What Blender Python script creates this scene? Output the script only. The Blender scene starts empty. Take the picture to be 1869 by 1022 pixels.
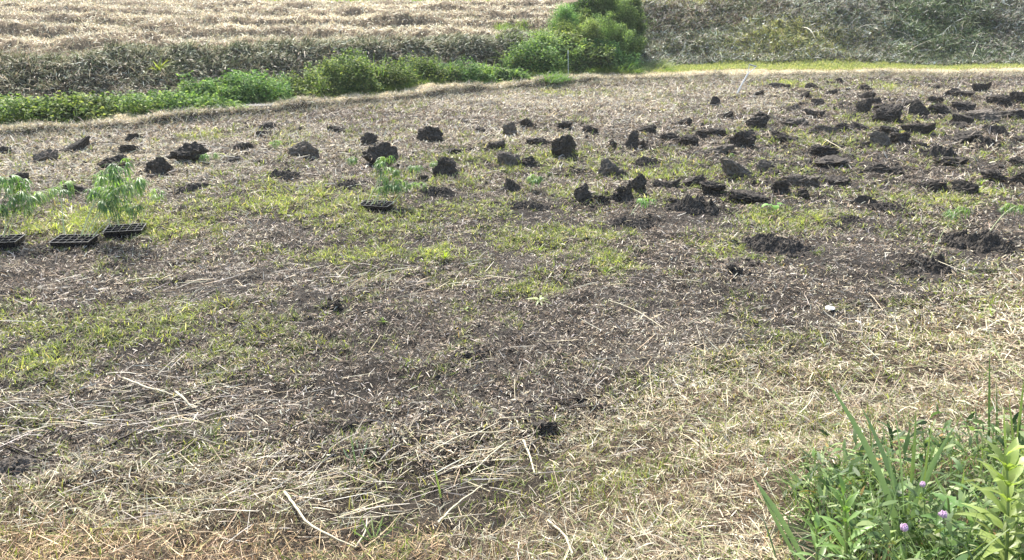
import bpy, math, random
import numpy as np
from mathutils import Vector
R = math.radians
C = bpy.context.scene.collection
sc = bpy.context.scene
rng = np.random.default_rng(7)
random.seed(7)

# ------------------------------------------------------------------ camera, sky, sun, exposure
H, PITCH, F = 2.66, R(21), 1467.0
cam = bpy.data.cameras.new('camera'); co = bpy.data.objects.new('camera', cam); C.objects.link(co)
co.location = (0, 0, H); co.rotation_euler = (R(90) - PITCH, 0, 0)
cam.lens = 36 * F / 1869; cam.sensor_width = 36; cam.clip_start = .05; cam.clip_end = 2000
sc.camera = co
SUN_EL, SUN_AZ = R(50), R(-22)          # azimuth measured from +Y (ahead) towards +X
w = bpy.data.worlds.new('World'); sc.world = w; w.use_nodes = True
nt = w.node_tree
sky = nt.nodes.new('ShaderNodeTexSky'); sky.sky_type = 'NISHITA'; sky.sun_disc = False
sky.sun_elevation = SUN_EL; sky.sun_rotation = SUN_AZ
sky.air_density = 1.3; sky.dust_density = 3.0
bg = nt.nodes['Background']; bg.inputs[1].default_value = .15
nt.links.new(sky.outputs[0], bg.inputs[0])
sl = bpy.data.lights.new('sun', 'SUN'); sl.energy = 5.0; sl.angle = R(.6); sl.color = (1, .955, .88)
so = bpy.data.objects.new('sun', sl); C.objects.link(so)
sd = Vector((math.sin(SUN_AZ) * math.cos(SUN_EL), math.cos(SUN_AZ) * math.cos(SUN_EL), math.sin(SUN_EL)))
so.rotation_euler = sd.to_track_quat('Z', 'Y').to_euler(); so.location = (0, 0, 30)
sc.view_settings.view_transform = 'Standard'; sc.view_settings.look = 'None'
sc.view_settings.gamma = 1; sc.view_settings.exposure = 1.0

# ------------------------------------------------------------------ numeric helpers
def _h(i, j, k, s):
    n = (i.astype(np.int64) * 374761393 + j.astype(np.int64) * 668265263 + k.astype(np.int64) * 2147483647 + s * 974711) & 0x7fffffff
    n = (n ^ (n >> 13)) * 1274126177 & 0x7fffffff
    n = (n ^ (n >> 16)) * 374761 & 0x7fffffff
    return (n & 0xffff) / 65535.0
def noise(x, y, z=None, s=0):
    x = np.asarray(x, float); y = np.asarray(y, float)
    z = np.zeros_like(x) if z is None else np.asarray(z, float)
    i, j, k = np.floor(x), np.floor(y), np.floor(z)
    u, v, t = x - i, y - j, z - k
    u, v, t = u*u*(3-2*u), v*v*(3-2*v), t*t*(3-2*t)
    r = 0
    for a in (0, 1):
        for b in (0, 1):
            for c in (0, 1):
                r = r + _h(i+a, j+b, k+c, s) * (u if a else 1-u) * (v if b else 1-v) * (t if c else 1-t)
    return r * 2 - 1
def fbm(x, y, z=None, o=4, s=0):
    r = 0; a = .5; f = 1
    for q in range(o):
        r = r + a * noise(x*f, y*f, None if z is None else z*f, s + q*17); a *= .5; f *= 2.03
    return r
def sst(a, b, x):
    t = np.clip((np.asarray(x, float) - a) / (b - a), 0, 1); return t*t*(3-2*t)
def lerp(a, b, t): return a + (b - a) * t

# ------------------------------------------------------------------ lie of the land (metres; camera stands on the near bank at the origin)
EX = [-40, -9.02, -7.04, -4.81, -.45, 2.33, 6.83, 13.9, 60]; EY = [-2.5, 13.4, 14.5, 15.95, 19.3, 21.0, 22.0, 22.3, 23.5]
TX = [-30, -2.86, -1.04, -.43, .22, .78, 1.42, 2.33, 3.17, 5.0, 8, 30]; TY = [3.6, 3.85, 3.9, 4.05, 4.3, 4.63, 5.09, 5.45, 5.95, 7.4, 9.9, 28]
def Edge(x): return np.interp(x, EX, EY)
def Toe(x): return np.interp(x, TX, TY)
def rightness(x): return sst(1.2, 3.4, x)
def SlopeToe(x): return lerp(Edge(x) + np.interp(x, [-9, 0, 2], [2.3, 2.0, 1.9]), 24.5 + .02*x, rightness(x))
def SlopeTop(x): return lerp(Edge(x) + np.interp(x, [-9, 0, 2], [5.5, 4.3, 5]), np.interp(x, [3, 9, 14, 40], [27.6, 28.2, 28.6, 30]), rightness(x))
def TopZ(x): return lerp(1.0, np.interp(x, [3, 8, 14, 40], [1.5, 1.75, 2.05, 2.2]), rightness(x))
def near_bank(x, y): return np.clip(Toe(x) - y, 0, 50)
HOLLOW = None
def land(x, y, rough=True):
    x = np.asarray(x, float); y = np.asarray(y, float)
    e, a, b = Edge(x), SlopeToe(x), SlopeTop(x)
    r = rightness(x)
    d = y - e
    lev = (.13 + .08 * noise(x * .9, y * .9, s=45)) * (1 - .45 * r) * sst(-.04, .10, d + .08 * noise(x * 2.2, y * 2.2, s=44)) * (1 - (1 - r) * sst(.8, 1.5, d) * 1.6)
    z = lev + (TopZ(x) - .05) * sst(0, 1, (y - a) / (b - a)) * .999
    far = sst(0, 18, y - b)
    z = z + far * lerp(.3, 0, r) * 1.0
    z = z + .55 * np.exp(-((x - 8.4) / 2.2)**2 - ((y - 25.6) / 1.1)**2)      # grassy swell at the foot of the right bank
    on = sst(.2, 1.2, y - b) * (1 - r) * (1 - sst(40, 42, y))
    ph = y + .5 * fbm(x * .25, y * .25, s=3) - .02 * x
    wr = np.mod(ph - 22.3, 3.6) / 3.6
    z = z + on * .24 * sst(.2, .36, wr) * (1 - sst(.42, .95, wr)) * (1 + .9 * fbm(x*.7, y*.7, s=8))
    z = z + 1.08 * sst(0, 4.1, near_bank(x, y))
    if HOLLOW is not None: z = z - .05 * HOLLOW(x, y) * (near_bank(x, y) > -.2) * sst(-.3, .1, Toe(x) - y)
    if rough:
        inf = sst(0, .5, y - Toe(x)) * sst(0, .4, e - y)
        z = z + .05 * fbm(x * .55, y * .55, s=1, o=3) + inf * .05 * fbm(x * 3.1, y * 3.1, s=2) + .036 * fbm(x * 9, y * 9, s=5, o=3)
        z = z + (1 - inf) * .06 * fbm(x * 2.6, y * 2.6, s=9)
        z = z + sst(0, .6, y - a) * (.2 * fbm(x * 1.1, y * 1.1, s=12) * (1 - on) + .16 * fbm(x * 2.9, y * 2.9, s=13)) * (1 - sst(40, 42, y))
    return z
def px(X, Y, dz=0.0):
    """ground point that the photograph shows at pixel X, Y"""
    u, v = (X - 934.5) / F, (511 - Y) / F
    dy = math.cos(PITCH) + v * math.sin(PITCH); dzz = -math.sin(PITCH) + v * math.cos(PITCH)
    t = np.geomspace(1.2, 60, 1500)
    g = land(u * t, dy * t) + dz
    k = np.argmax(H + dzz * t < g)
    k = max(k, 1) if (H + dzz * t < g).any() else len(t) - 1
    t0 = t[k]
    return float(u * t0), float(dy * t0), float(land(u * t0, dy * t0))
def scale_at(p): return math.sqrt(p[0]**2 + p[1]**2 + (H - p[2])**2) / F    # metres in one photograph pixel
def flat_px(X, Y):
    u, v = (X - 934.5) / F, (511 - Y) / F
    dy = math.cos(PITCH) + v * math.sin(PITCH); dzz = -math.sin(PITCH) + v * math.cos(PITCH)
    t = -H / dzz
    return u * t, dy * t

# x, base y, width, height in the photograph; shape; flip; pale; label
CL = [
(6,281,24,13,'lump',1,0,'small black soil clod cut by the left edge of the photo, behind the seedlings'),
(130,279,40,21,'wedge',1,0,'peaked black clod near the far left, highest at its right end'),
(72,298,42,17,'flat',1,1,'low grey clod among dry straw at far left, left of and below the peaked one'),
(241,260,25,16,'lump',1,0,'small knobbly black clod close under the levee at left'),
(237,279,34,13,'flat',-1,0,'low flat clod just below the small knobbly clod at left'),
(205,306,42,20,'lump',1,0,'brownish rough clod under grey dry stems, above the tallest tray seedlings'),
(288,318,34,27,'dome',1,0,'round black clod right above the tall seedlings at left, left of the broad dome'),
(340,294,54,27,'dome',-1,0,'broad dome-shaped clod at left with a green seedling at its right foot'),
(36,337,24,19,'lump',1,0,'dark clod half covered by straw, above the leftmost seedling leaves'),
(137,355,34,26,'wedge',-1,0,'black clod directly behind the seedling leaves, between the two left trays'),
(484,236,32,11,'flat',1,0,'upper of two thin black slabs close together under the levee at left centre'),
(486,248,34,13,'wedge',-1,0,'lower of two thin black slabs close together under the levee at left centre'),
(443,276,32,14,'flat',1,0,'low dark clod with straw between the broad dome clod and the grey upright slab'),
(424,299,34,17,'wedge',1,0,'narrow black ridge of soil slanting up to the right, right of the broad dome clod'),
(551,286,42,31,'dome',1,1,'grey faced rounded slab with a black right side, left of centre'),
(613,243,27,12,'dome',1,0,'small smooth black clod under the levee, above the four cornered clod'),
(670,266,34,20,'slab',1,0,'four cornered dark clod above and left of the biggest dome in the centre left'),
(692,304,55,35,'dome',1,0,'biggest black dome clod, right behind the seedling tray standing alone'),
(785,260,42,26,'dome',1,0,'dark dome clod with dry weed stalks sprouting around its top'),
(821,281,38,16,'wedge',1,0,'thin tilted black slab leaning up to the right, below the weed topped dome'),
(812,322,38,32,'dome',-1,0,'crumbly black peaked clod right of the lone tray seedlings'),
(876,243,18,11,'lump',1,0,'tiny black clod in pale straw, right of the weed topped dome'),
(771,331,20,9,'flat',1,0,'small flat black crumb between the lone tray seedlings and the peaked clod'),
(906,276,34,20,'lump',1,0,'ragged low black clod left of the big dark clod on two feet'),
(962,232,23,16,'lump',1,0,'small dark clod leaning beside a brown straw topped one, upper centre'),
(932,246,26,20,'dome',1,1,'brown clod covered with dead grass, upper centre'),
(1030,235,26,13,'lump',1,0,'faint low clod in straw, right of the small leaning clod in the upper centre'),
(1078,244,24,14,'lump',1,0,'low dark clod in straw above the big clod with two feet'),
(985,266,46,13,'flat',-1,0,'long low clod under straw, left above the big clod with two feet'),
(1026,287,40,35,'dome',1,0,'big dark clod standing on two feet in the middle of the field'),
(929,306,36,25,'dome',-1,1,'pale topped clod at the left of a joined pair, left of centre'),
(965,304,34,18,'lump',1,0,'dark clod at the right of a joined pair, left of centre'),
(1120,271,14,13,'lump',1,0,'very small black lump left of the narrow standing slab'),
(1150,273,26,28,'slab',1,0,'narrow standing black slab right of the big two footed clod'),
(1170,271,16,17,'lump',1,0,'small black lump touching the narrow standing slab on its right'),
(1177,243,34,21,'wedge',1,0,'pointed clod with a sloping left side, above the narrow standing slab'),
(1108,321,34,28,'dome',-1,1,'grey faced clod turned on its side, above the tall upright slab'),
(1060,319,28,10,'flat',1,0,'small flat black clod left of the grey faced turned clod'),
(1132,323,26,12,'flat',1,1,'small grey soil scrap right of the grey faced turned clod'),
(932,350,40,15,'heap',1,0,'left low mound beside the planted seedling with fine leaves'),
(975,338,30,13,'trough',1,0,'black soil rim behind the planted seedling with fine leaves'),
(1066,371,32,37,'slab',-1,0,'tall upright dark slab standing on the near side of the clods, centre right'),
(1096,370,30,14,'lump',1,0,'black crumbs joined to the right foot of the tall upright slab'),
(1134,369,44,30,'heap',1,0,'crumbly black pile right of the tall upright slab and behind a bent seedling'),
(1161,352,36,30,'slab',1,0,'upright rounded slab stuck in the crumbly pile behind a bent seedling'),
(1216,346,50,20,'trough',1,0,'black trough shaped clod right of the slab in the crumbly pile'),
(1269,338,50,24,'wedge',1,0,'long black sod rising to a sharp right corner, right of the trough shaped clod'),
(1303,353,42,22,'lump',1,0,'rounded black lump at the right end of the sod with the sharp corner'),
(1224,372,30,8,'flat',1,0,'thin flat black clod above the crumbled heap, below the trough shaped clod'),
(1244,230,30,16,'wedge',1,0,'dark wedge with a long left slope, left of and below the pentagon clod'),
(1305,196,22,17,'slab',-1,0,'five sided black clod in pale straw left of the spade foot'),
(1325,215,24,13,'wedge',1,0,'low pointed clod just below the five sided one'),
(1396,217,32,17,'wedge',-1,0,'dark clod with grey left face, below and right of the spade'),
(1384,237,32,19,'dome',1,0,'rounded clod with straw edge, right above the big pointed clod'),
(1310,251,36,17,'lump',1,0,'crumbly clod left of the big pointed clod, the right one of two'),
(1283,251,22,13,'lump',1,0,'small crumbly clod left of the big pointed clod, the left one of two'),
(1228,260,36,17,'lump',1,0,'left one of two black crumbly clods right of the narrow standing slab'),
(1256,266,32,17,'lump',1,0,'right one of two black crumbly clods right of the narrow standing slab'),
(1360,270,42,34,'dome',1,0,'big pointed black clod in the upper right, above the brown faced one'),
(1311,282,54,22,'wedge',1,1,'grey topped tilted clod at the lower left of the big pointed clod'),
(1351,325,56,36,'wedge',-1,1,'biggest brown faced clod, with slanting cracks, in the right half'),
(1393,315,24,20,'slab',1,1,'small grey squarish clod touching the right of the brown faced one'),
(1430,304,42,13,'wedge',-1,0,'flat black clod right of the brown faced clod'),
(1413,321,20,10,'lump',1,0,'small black lump right below the grey squarish clod'),
(1462,340,54,24,'flat',1,1,'rough grey sod right of and below the brown faced clod'),
(1522,341,62,15,'flat',1,0,'long low black clod right of the rough grey sod'),
(1430,356,32,24,'lump',1,0,'crumbly black lump below the rough grey sod'),
(1464,363,24,17,'lump',1,0,'small dark lump right of the crumbly one below the grey sod'),
(1382,371,80,17,'flat',-1,0,'wide flat sod with a pale edge above the round leafed plant'),
(1438,260,44,20,'wedge',-1,0,'dark layered clod with grass in front, right of the big pointed clod'),
(1417,163,28,9,'dome',1,1,'grey low mound near the levee, right of the spade'),
(1437,162,14,7,'lump',1,0,'small dark crumb at the right of the grey low mound near the levee'),
(1383,176,18,12,'wedge',1,0,'small black clod just right of the spade foot'),
(1484,165,22,12,'lump',1,0,'rounded dark clod near the levee, first right of the grey low mound'),
(1513,174,25,12,'wedge',1,0,'peaked dark clod second right of the grey low mound near the levee'),
(1466,181,18,14,'wedge',1,0,'narrow black clod above the small flat topped one, upper right'),
(1491,193,20,11,'dome',1,0,'small black clod directly above the curved sod, upper right'),
(1540,194,30,12,'wedge',1,0,'long black clod with a blunt right end, left of the round upright one'),
(1490,215,34,13,'trough',1,0,'curved sod like a shallow bowl, upper right'),
(1449,204,22,11,'flat',1,1,'grey low clod left of the curved sod'),
(1453,232,38,19,'lump',1,1,'grey topped clod below and left of the curved sod'),
(1574,210,28,27,'slab',1,0,'round headed upright clod, left of the big tapering one, upper right'),
(1583,182,26,12,'flat',1,0,'flat black clod above the round headed upright clod'),
(1598,190,18,11,'lump',1,0,'small dark lump between the flat clod and the round headed one'),
(1575,166,26,9,'flat',1,0,'low dark clod close under the far levee, above the round headed clod'),
(1533,153,12,9,'lump',1,0,'small dark lump right at the foot of the far levee'),
(1618,202,36,9,'flat',1,0,'thin dark slab lying just above the big tapering clod'),
(1622,225,36,27,'dome',1,0,'big tapering black clod right of the round headed one'),
(1543,240,26,14,'lump',1,0,'small dark lump behind grass, left of the sharp black wedge'),
(1579,240,38,17,'wedge',-1,0,'sharp black wedge sloping down to the right, above the brown round slab'),
(1500,244,48,14,'flat',1,1,'pale flat cracked sod left of the sharp black wedge'),
(1607,268,40,24,'slab',1,1,'brown round faced slab lying in black soil, right side'),
(1574,267,32,12,'wedge',1,0,'thin black wedge at the left of the brown round faced slab'),
(1622,248,26,16,'lump',1,0,'black lump on top of the brown round faced slab'),
(1646,262,30,20,'lump',1,0,'rough black lump right of the brown round faced slab'),
(1681,245,52,20,'trough',1,0,'long saddle shaped sod right of the brown round faced slab'),
(1704,163,18,8,'wedge',1,0,'small dark clod near the levee, left of the straw filled one'),
(1793,168,28,16,'trough',1,0,'cup shaped clod filled with pale straw near the levee'),
(1740,179,20,13,'dome',1,0,'black clod left end of a low dark row, below the straw filled clod'),
(1762,178,28,9,'flat',1,0,'low clod continuing right from the black clod below the straw filled one'),
(1712,191,26,14,'trough',1,0,'hollow dark clod above and right of the barrel shaped one'),
(1658,197,30,16,'wedge',1,0,'black clod above and left of the barrel shaped one'),
(1678,214,32,22,'slab',1,0,'barrel shaped clod with a rough face, upper right'),
(1718,209,32,14,'dome',1,0,'low pointed clod right of the barrel shaped one'),
(1762,203,30,12,'dome',1,0,'low smooth black mound right of the low pointed clod'),
(1822,194,36,19,'dome',1,0,'dark peaked clod near the right edge, below the straw filled one'),
(1858,188,28,16,'flat',1,0,'slanting clod cut by the right edge, beside the dark peaked clod'),
(1844,215,42,17,'wedge',1,0,'layered long clod near the right edge, below the dark peaked clod'),
(1757,230,32,18,'dome',1,0,'left black clod of a pair right of the saddle shaped sod'),
(1793,225,44,19,'dome',-1,1,'right grey clod of a pair right of the saddle shaped sod'),
(1740,234,44,7,'flat',1,0,'thin plank like sod under the left clod of the pair'),
(1768,262,40,20,'lump',1,0,'crumbled black clod below the pair, right side'),
(1806,268,44,12,'heap',1,0,'low black crumbs trailing right from the crumbled clod'),
(1822,246,46,10,'heap',1,0,'low dark crumb patch above the trailing crumbs, near the right edge'),
(1866,263,24,13,'lump',1,0,'black lump cut by the right edge, level with the trailing crumbs'),
(1715,290,66,14,'heap',1,0,'long low crumbled ridge left below the crumbled clod, right side'),
(1682,270,20,9,'lump',1,0,'tiny black lump above the long crumbled ridge'),
(1745,302,52,13,'flat',1,0,'flat black sod under the long crumbled ridge'),
(1506,290,40,22,'lump',1,0,'dark crumbled clod in the upper part of a black cluster, right half'),
(1533,273,42,14,'wedge',-1,0,'smooth black slab crossed by a pale stem, above the black cluster'),
(1522,306,56,17,'lump',1,0,'wide crumbled clod in the lower part of the black cluster, right half'),
(1605,316,40,16,'lump',1,0,'dark rounded clod right of the black cluster'),
(1638,320,26,14,'lump',1,0,'small crumbled clod beside the dark rounded one, right of the black cluster'),
(1706,352,46,18,'flat',1,0,'flat dark sod with a pale scrape, behind bright grass, lower right'),
(1762,355,32,18,'dome',1,0,'black rounded clod right of the flat dark sod, lower right'),
(1822,332,36,17,'lump',1,0,'crumbled black clod near the right edge, left of the peaked one'),
(1860,334,26,24,'wedge',1,0,'peaked black clod cut by the right edge'),
(1862,303,22,13,'dome',1,0,'small grey black clod at the right edge above the peaked one'),
(1581,376,38,15,'slab',1,0,'black notched clod above the low mound, right of the round leafed plant'),
(1640,387,18,8,'lump',1,0,'small black crumb right of the notched clod'),
(1748,440,18,22,'wedge',1,0,'small pointed grey clod rising under the tall bent seedling'),
(1340,502,26,18,'lump',1,0,'black clod on the near side of the field, left of a smaller one'),
(1376,491,14,12,'lump',1,0,'smallest black clod on the near side, right beside a larger one'),
(875,651,20,10,'lump',1,0,'single dark clod in the middle of the bare near field'),
(605,562,30,10,'flat',1,0,'low dark clod in the grassy near left of the field'),
(990,794,42,22,'lump',1,0,'black hollow clod where straw bank and soil meet, centre foreground'),
]
HP = [
(358,353,90,17,'low spread of black crumbled soil right of the tall tray seedlings'),
(512,330,62,18,'small patch of black crumbled soil under the grey rounded slab'),
(632,349,54,15,'black soil crumbs left of the lone tray seedlings'),
(800,365,78,20,'crumbled soil heap right of the lone tray, under its drooping leaves'),
(1184,307,56,18,'dark crumbled heap above the trough shaped clod'),
(955,390,92,20,'crumbled heap in the middle of the field, below the fine leaved seedling'),
(1265,396,90,32,'thick crumbled heap below the sod with the sharp corner'),
(1150,417,84,14,'thin crumbled heap below the bent seedling with the white leaf'),
(1550,412,60,14,'thin dark heap left of the tall bent seedling, above the wide one'),
(1620,384,50,12,'thin dark crumbs around the notched clod'),
(1420,464,130,26,'wide low heap in the right foreground of the field'),
(1690,508,110,34,'heap of black soil at the foot of the tall bent seedling'),
(1795,458,110,28,'rightmost black heap, right behind the tall bent seedling'),
(25,870,90,36,'grey black soil lump bed in the bottom left corner by the straw'),
(640,790,50,18,'dark soil opening behind green blades in the near foreground'),
(1685,345,40,10,'dark crumbs left of the flat dark sod, lower right'),
]
def patch_field(L):
    P = []
    for (X, Y, rx, ry, s) in L:
        fx = px if Y > 560 else flat_px
        c = fx(X, Y); a = fx(X + rx, Y); n, f = fx(X, min(Y + ry, 1021)), fx(X, Y - ry)
        P.append((c[0], (n[1] + f[1]) / 2, a[0] - c[0], max(.03, (f[1] - n[1]) / 2), s))
    def fn(x, y):
        r = np.zeros_like(x)
        for cx, cy, ax, ay, s in P:
            q = ((x - cx) / ax)**2 + ((y - cy) / ay)**2
            r = np.maximum(r, s * np.exp(-q * .9))
        return r
    return fn
green_f = patch_field([(170,400,140,30,1),(320,425,85,15,.9),(110,420,90,18,.9),(560,368,170,30,.75),(700,400,120,25,.6),(800,466,60,15,.95),
 (640,462,100,14,.8),(980,440,120,30,.55),(1075,427,60,14,.8),(1130,482,60,20,.7),(985,530,40,12,.9),(320,600,200,50,.6),(60,660,130,32,.75),
 (380,650,80,22,.6),(150,760,80,20,.35),(60,600,120,40,.5),(250,560,120,25,.4),(1430,402,100,20,.8),(1315,455,50,24,.85),(1620,358,60,10,.6),(1720,370,70,14,.7),(1800,350,40,12,.6),
 (1000,300,220,26,.5),(1200,325,150,22,.5),(1480,262,200,20,.3),(1690,230,180,25,.35),(440,345,180,14,.5),(1640,300,200,25,.25),
 (1150,352,300,20,.4),(780,330,120,22,.45),(900,380,140,20,.45),(870,500,200,25,.3),(530,250,60,8,.4),(390,250,60,8,.5),(1440,156,50,6,.9),(1610,160,50,7,.7),(1010,172,40,5,.7)])
pale_f = patch_field([(150,300,330,45,1),(420,250,500,25,.6),(1000,185,330,24,.9),(1250,165,220,16,.8),(500,240,260,22,.5),(1390,190,60,9,1),(650,280,160,22,.7),
 (900,250,220,22,.8),(270,340,120,20,.7),(340,440,130,22,.35),(520,330,100,14,.4),(1000,340,180,20,.3),(1700,165,200,8,.7),(1180,200,130,20,.6),(1650,600,150,30,.5),(1300,640,150,40,.4)])
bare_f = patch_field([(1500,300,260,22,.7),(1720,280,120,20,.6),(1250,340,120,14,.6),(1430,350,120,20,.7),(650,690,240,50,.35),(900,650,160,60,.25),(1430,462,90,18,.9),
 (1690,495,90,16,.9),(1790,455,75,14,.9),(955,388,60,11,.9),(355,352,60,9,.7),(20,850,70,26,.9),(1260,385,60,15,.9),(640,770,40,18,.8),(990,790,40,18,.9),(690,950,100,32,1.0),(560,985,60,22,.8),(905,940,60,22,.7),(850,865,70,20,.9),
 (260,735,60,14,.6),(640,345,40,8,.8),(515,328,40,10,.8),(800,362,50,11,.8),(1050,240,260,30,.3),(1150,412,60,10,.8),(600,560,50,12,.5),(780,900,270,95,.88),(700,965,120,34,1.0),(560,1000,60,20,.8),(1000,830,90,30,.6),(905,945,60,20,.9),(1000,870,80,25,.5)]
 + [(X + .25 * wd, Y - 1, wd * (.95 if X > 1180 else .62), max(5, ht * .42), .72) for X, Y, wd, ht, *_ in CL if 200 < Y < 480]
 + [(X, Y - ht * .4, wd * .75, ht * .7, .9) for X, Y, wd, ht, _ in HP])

HOLLOW = bare_f
def weedzone(x, y): return (y < 3.0 - .5 * np.clip(1.75 - x, 0, 2)) & (x > 1.0) & (x < 3.2)
def mesh_obj(name, V, Fc, mat, parent=None, col=None, smooth=False):
    me = bpy.data.meshes.new(name)
    V = np.ascontiguousarray(V, np.float32).reshape(-1, 3); Fc = np.ascontiguousarray(Fc, np.int32); k = Fc.shape[1]
    me.vertices.add(len(V)); me.vertices.foreach_set('co', V.ravel())
    me.loops.add(Fc.size); me.loops.foreach_set('vertex_index', Fc.ravel())
    me.polygons.add(len(Fc)); me.polygons.foreach_set('loop_start', np.arange(0, Fc.size, k, dtype=np.int32))
    me.polygons.foreach_set('use_smooth', np.full(len(Fc), smooth))
    if col is not None:
        at = me.color_attributes.new('Col', 'FLOAT_COLOR', 'POINT')
        c4 = np.ones((len(V), 4), np.float32); c4[:, :3] = col; at.data.foreach_set('color', c4.ravel())
    me.update(calc_edges=True); me.materials.append(mat)
    o = bpy.data.objects.new(name, me); C.objects.link(o)
    if parent is not None: o.parent = parent
    return o
def tag(o, label=None, cat=None, group=None, kind=None):
    if label: o['label'] = label
    if cat: o['category'] = cat
    if group: o['group'] = group
    if kind: o['kind'] = kind
    return o
def thing(name, loc, label, cat, group=None, rz=0):
    o = bpy.data.objects.new(name, None); C.objects.link(o); o.location = loc; o.rotation_euler = (0, 0, rz)
    o.empty_display_size = .1
    return tag(o, label, cat, group)

# ------------------------------------------------------------------ materials
def new_mat(name):
    m = bpy.data.materials.new(name); m.use_nodes = True
    return m, m.node_tree, m.node_tree.nodes['Principled BSDF'], m.node_tree.nodes['Material Output']
def attr_mat(name, rough=.7, spec=.25, trans=0.0, tcol=None):
    m, t, b, out = new_mat(name)
    a = t.nodes.new('ShaderNodeAttribute'); a.attribute_name = 'Col'
    t.links.new(a.outputs[0], b.inputs['Base Color'])
    b.inputs['Roughness'].default_value = rough; b.inputs['Specular IOR Level'].default_value = spec
    if trans:
        tr = t.nodes.new('ShaderNodeBsdfTranslucent'); mx = t.nodes.new('ShaderNodeMixShader')
        if tcol:
            mm = t.nodes.new('ShaderNodeMix'); mm.data_type = 'RGBA'; mm.blend_type = 'MULTIPLY'; mm.inputs[0].default_value = 1
            t.links.new(a.outputs[0], mm.inputs[6]); mm.inputs[7].default_value = (*tcol, 1); t.links.new(mm.outputs[2], tr.inputs[0])
        else: t.links.new(a.outputs[0], tr.inputs[0])
        mx.inputs[0].default_value = trans
        t.links.new(b.outputs[0], mx.inputs[1]); t.links.new(tr.outputs[0], mx.inputs[2]); t.links.new(mx.outputs[0], out.inputs[0])
    return m
M_straw = attr_mat('straw', .6, .3, .18)
M_grass = attr_mat('grass', .5, .35, .45, (1.25, 1.3, .55))
M_leaf = attr_mat('leaf', .42, .45, .4, (1.2, 1.35, .5))
M_bush = attr_mat('bush_leaf', .6, .14, .36, (1.15, 1.25, .6))
M_weed = attr_mat('weed_blade', .5, .3, .32, (1.1, 1.15, .65))
M_cut = attr_mat('cut_stems', .6, .3, .12)
M_stem = attr_mat('stem', .55, .3, .12)
def ground_mat():
    m, t, b, out = new_mat('ground')
    N, L = t.nodes, t.links
    a = N.new('ShaderNodeAttribute'); a.attribute_name = 'Col'
    geo = N.new('ShaderNodeNewGeometry')
    n1 = N.new('ShaderNodeTexNoise'); n1.inputs['Scale'].default_value = 38; n1.inputs['Detail'].default_value = 6; n1.inputs['Roughness'].default_value = .72
    n2 = N.new('ShaderNodeTexNoise'); n2.inputs['Scale'].default_value = 5; n2.inputs['Detail'].default_value = 4
    L.new(geo.outputs['Position'], n1.inputs[0]); L.new(geo.outputs['Position'], n2.inputs[0])
    r1 = N.new('ShaderNodeMapRange'); r1.inputs[1].default_value = .35; r1.inputs[2].default_value = .7; r1.inputs[3].default_value = .3; r1.inputs[4].default_value = 2.3
    L.new(n1.outputs[0], r1.inputs[0])
    r2 = N.new('ShaderNodeMapRange'); r2.inputs[1].default_value = .3; r2.inputs[2].default_value = .7; r2.inputs[3].default_value = .7; r2.inputs[4].default_value = 1.3
    L.new(n2.outputs[0], r2.inputs[0])
    mu = N.new('ShaderNodeMath'); mu.operation = 'MULTIPLY'; L.new(r1.outputs[0], mu.inputs[0]); L.new(r2.outputs[0], mu.inputs[1])
    mx = N.new('ShaderNodeVectorMath'); mx.operation = 'SCALE'; L.new(a.outputs[0], mx.inputs[0]); L.new(mu.outputs[0], mx.inputs['Scale'])
    L.new(mx.outputs[0], b.inputs['Base Color'])
    b.inputs['Roughness'].default_value = .9; b.inputs['Specular IOR Level'].default_value = .15
    bp = N.new('ShaderNodeBump'); bp.inputs['Strength'].default_value = .9; bp.inputs['Distance'].default_value = .03
    L.new(n1.outputs[0], bp.inputs['Height']); L.new(bp.outputs[0], b.inputs['Normal'])
    return m
M_ground = ground_mat()
def clod_mat(name, c1, c2):
    m, t, b, out = new_mat(name)
    N, L = t.nodes, t.links
    tc = N.new('ShaderNodeTexCoord')
    n1 = N.new('ShaderNodeTexNoise'); n1.inputs['Scale'].default_value = 26; n1.inputs['Detail'].default_value = 7; n1.inputs['Roughness'].default_value = .7
    L.new(tc.outputs['Object'], n1.inputs[0])
    cr = N.new('ShaderNodeValToRGB'); cr.color_ramp.elements[0].position = .36; cr.color_ramp.elements[1].position = .68
    cr.color_ramp.elements[0].color = (*c1, 1); cr.color_ramp.elements[1].color = (*c2, 1)
    L.new(n1.outputs[0], cr.inputs[0]); L.new(cr.outputs[0], b.inputs['Base Color'])
    b.inputs['Roughness'].default_value = .85; b.inputs['Specular IOR Level'].default_value = .2
    bp = N.new('ShaderNodeBump'); bp.inputs['Strength'].default_value = .8; bp.inputs['Distance'].default_value = .015
    L.new(n1.outputs[0], bp.inputs['Height']); L.new(bp.outputs[0], b.inputs['Normal'])
    return m
M_clod = clod_mat('dark_soil', (.024, .021, .018), (.115, .099, .082))
M_clod_pale = clod_mat('dry_soil', (.07, .06, .05), (.22, .19, .155))
def plain_mat(name, c, rough=.5, metal=0, spec=.5, nscale=40, namp=.25):
    m, t, b, out = new_mat(name); N, L = t.nodes, t.links
    n1 = N.new('ShaderNodeTexNoise'); n1.inputs['Scale'].default_value = nscale; n1.inputs['Detail'].default_value = 4
    tc = N.new('ShaderNodeTexCoord'); L.new(tc.outputs['Object'], n1.inputs[0])
    cr = N.new('ShaderNodeValToRGB'); cr.color_ramp.elements[0].position = .3; cr.color_ramp.elements[1].position = .7
    cr.color_ramp.elements[0].color = (*[v * (1 - namp) for v in c], 1); cr.color_ramp.elements[1].color = (*[min(1, v * (1 + namp)) for v in c], 1)
    L.new(n1.outputs[0], cr.inputs[0]); L.new(cr.outputs[0], b.inputs['Base Color'])
    b.inputs['Roughness'].default_value = rough; b.inputs['Metallic'].default_value = metal; b.inputs['Specular IOR Level'].default_value = spec
    return m
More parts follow.
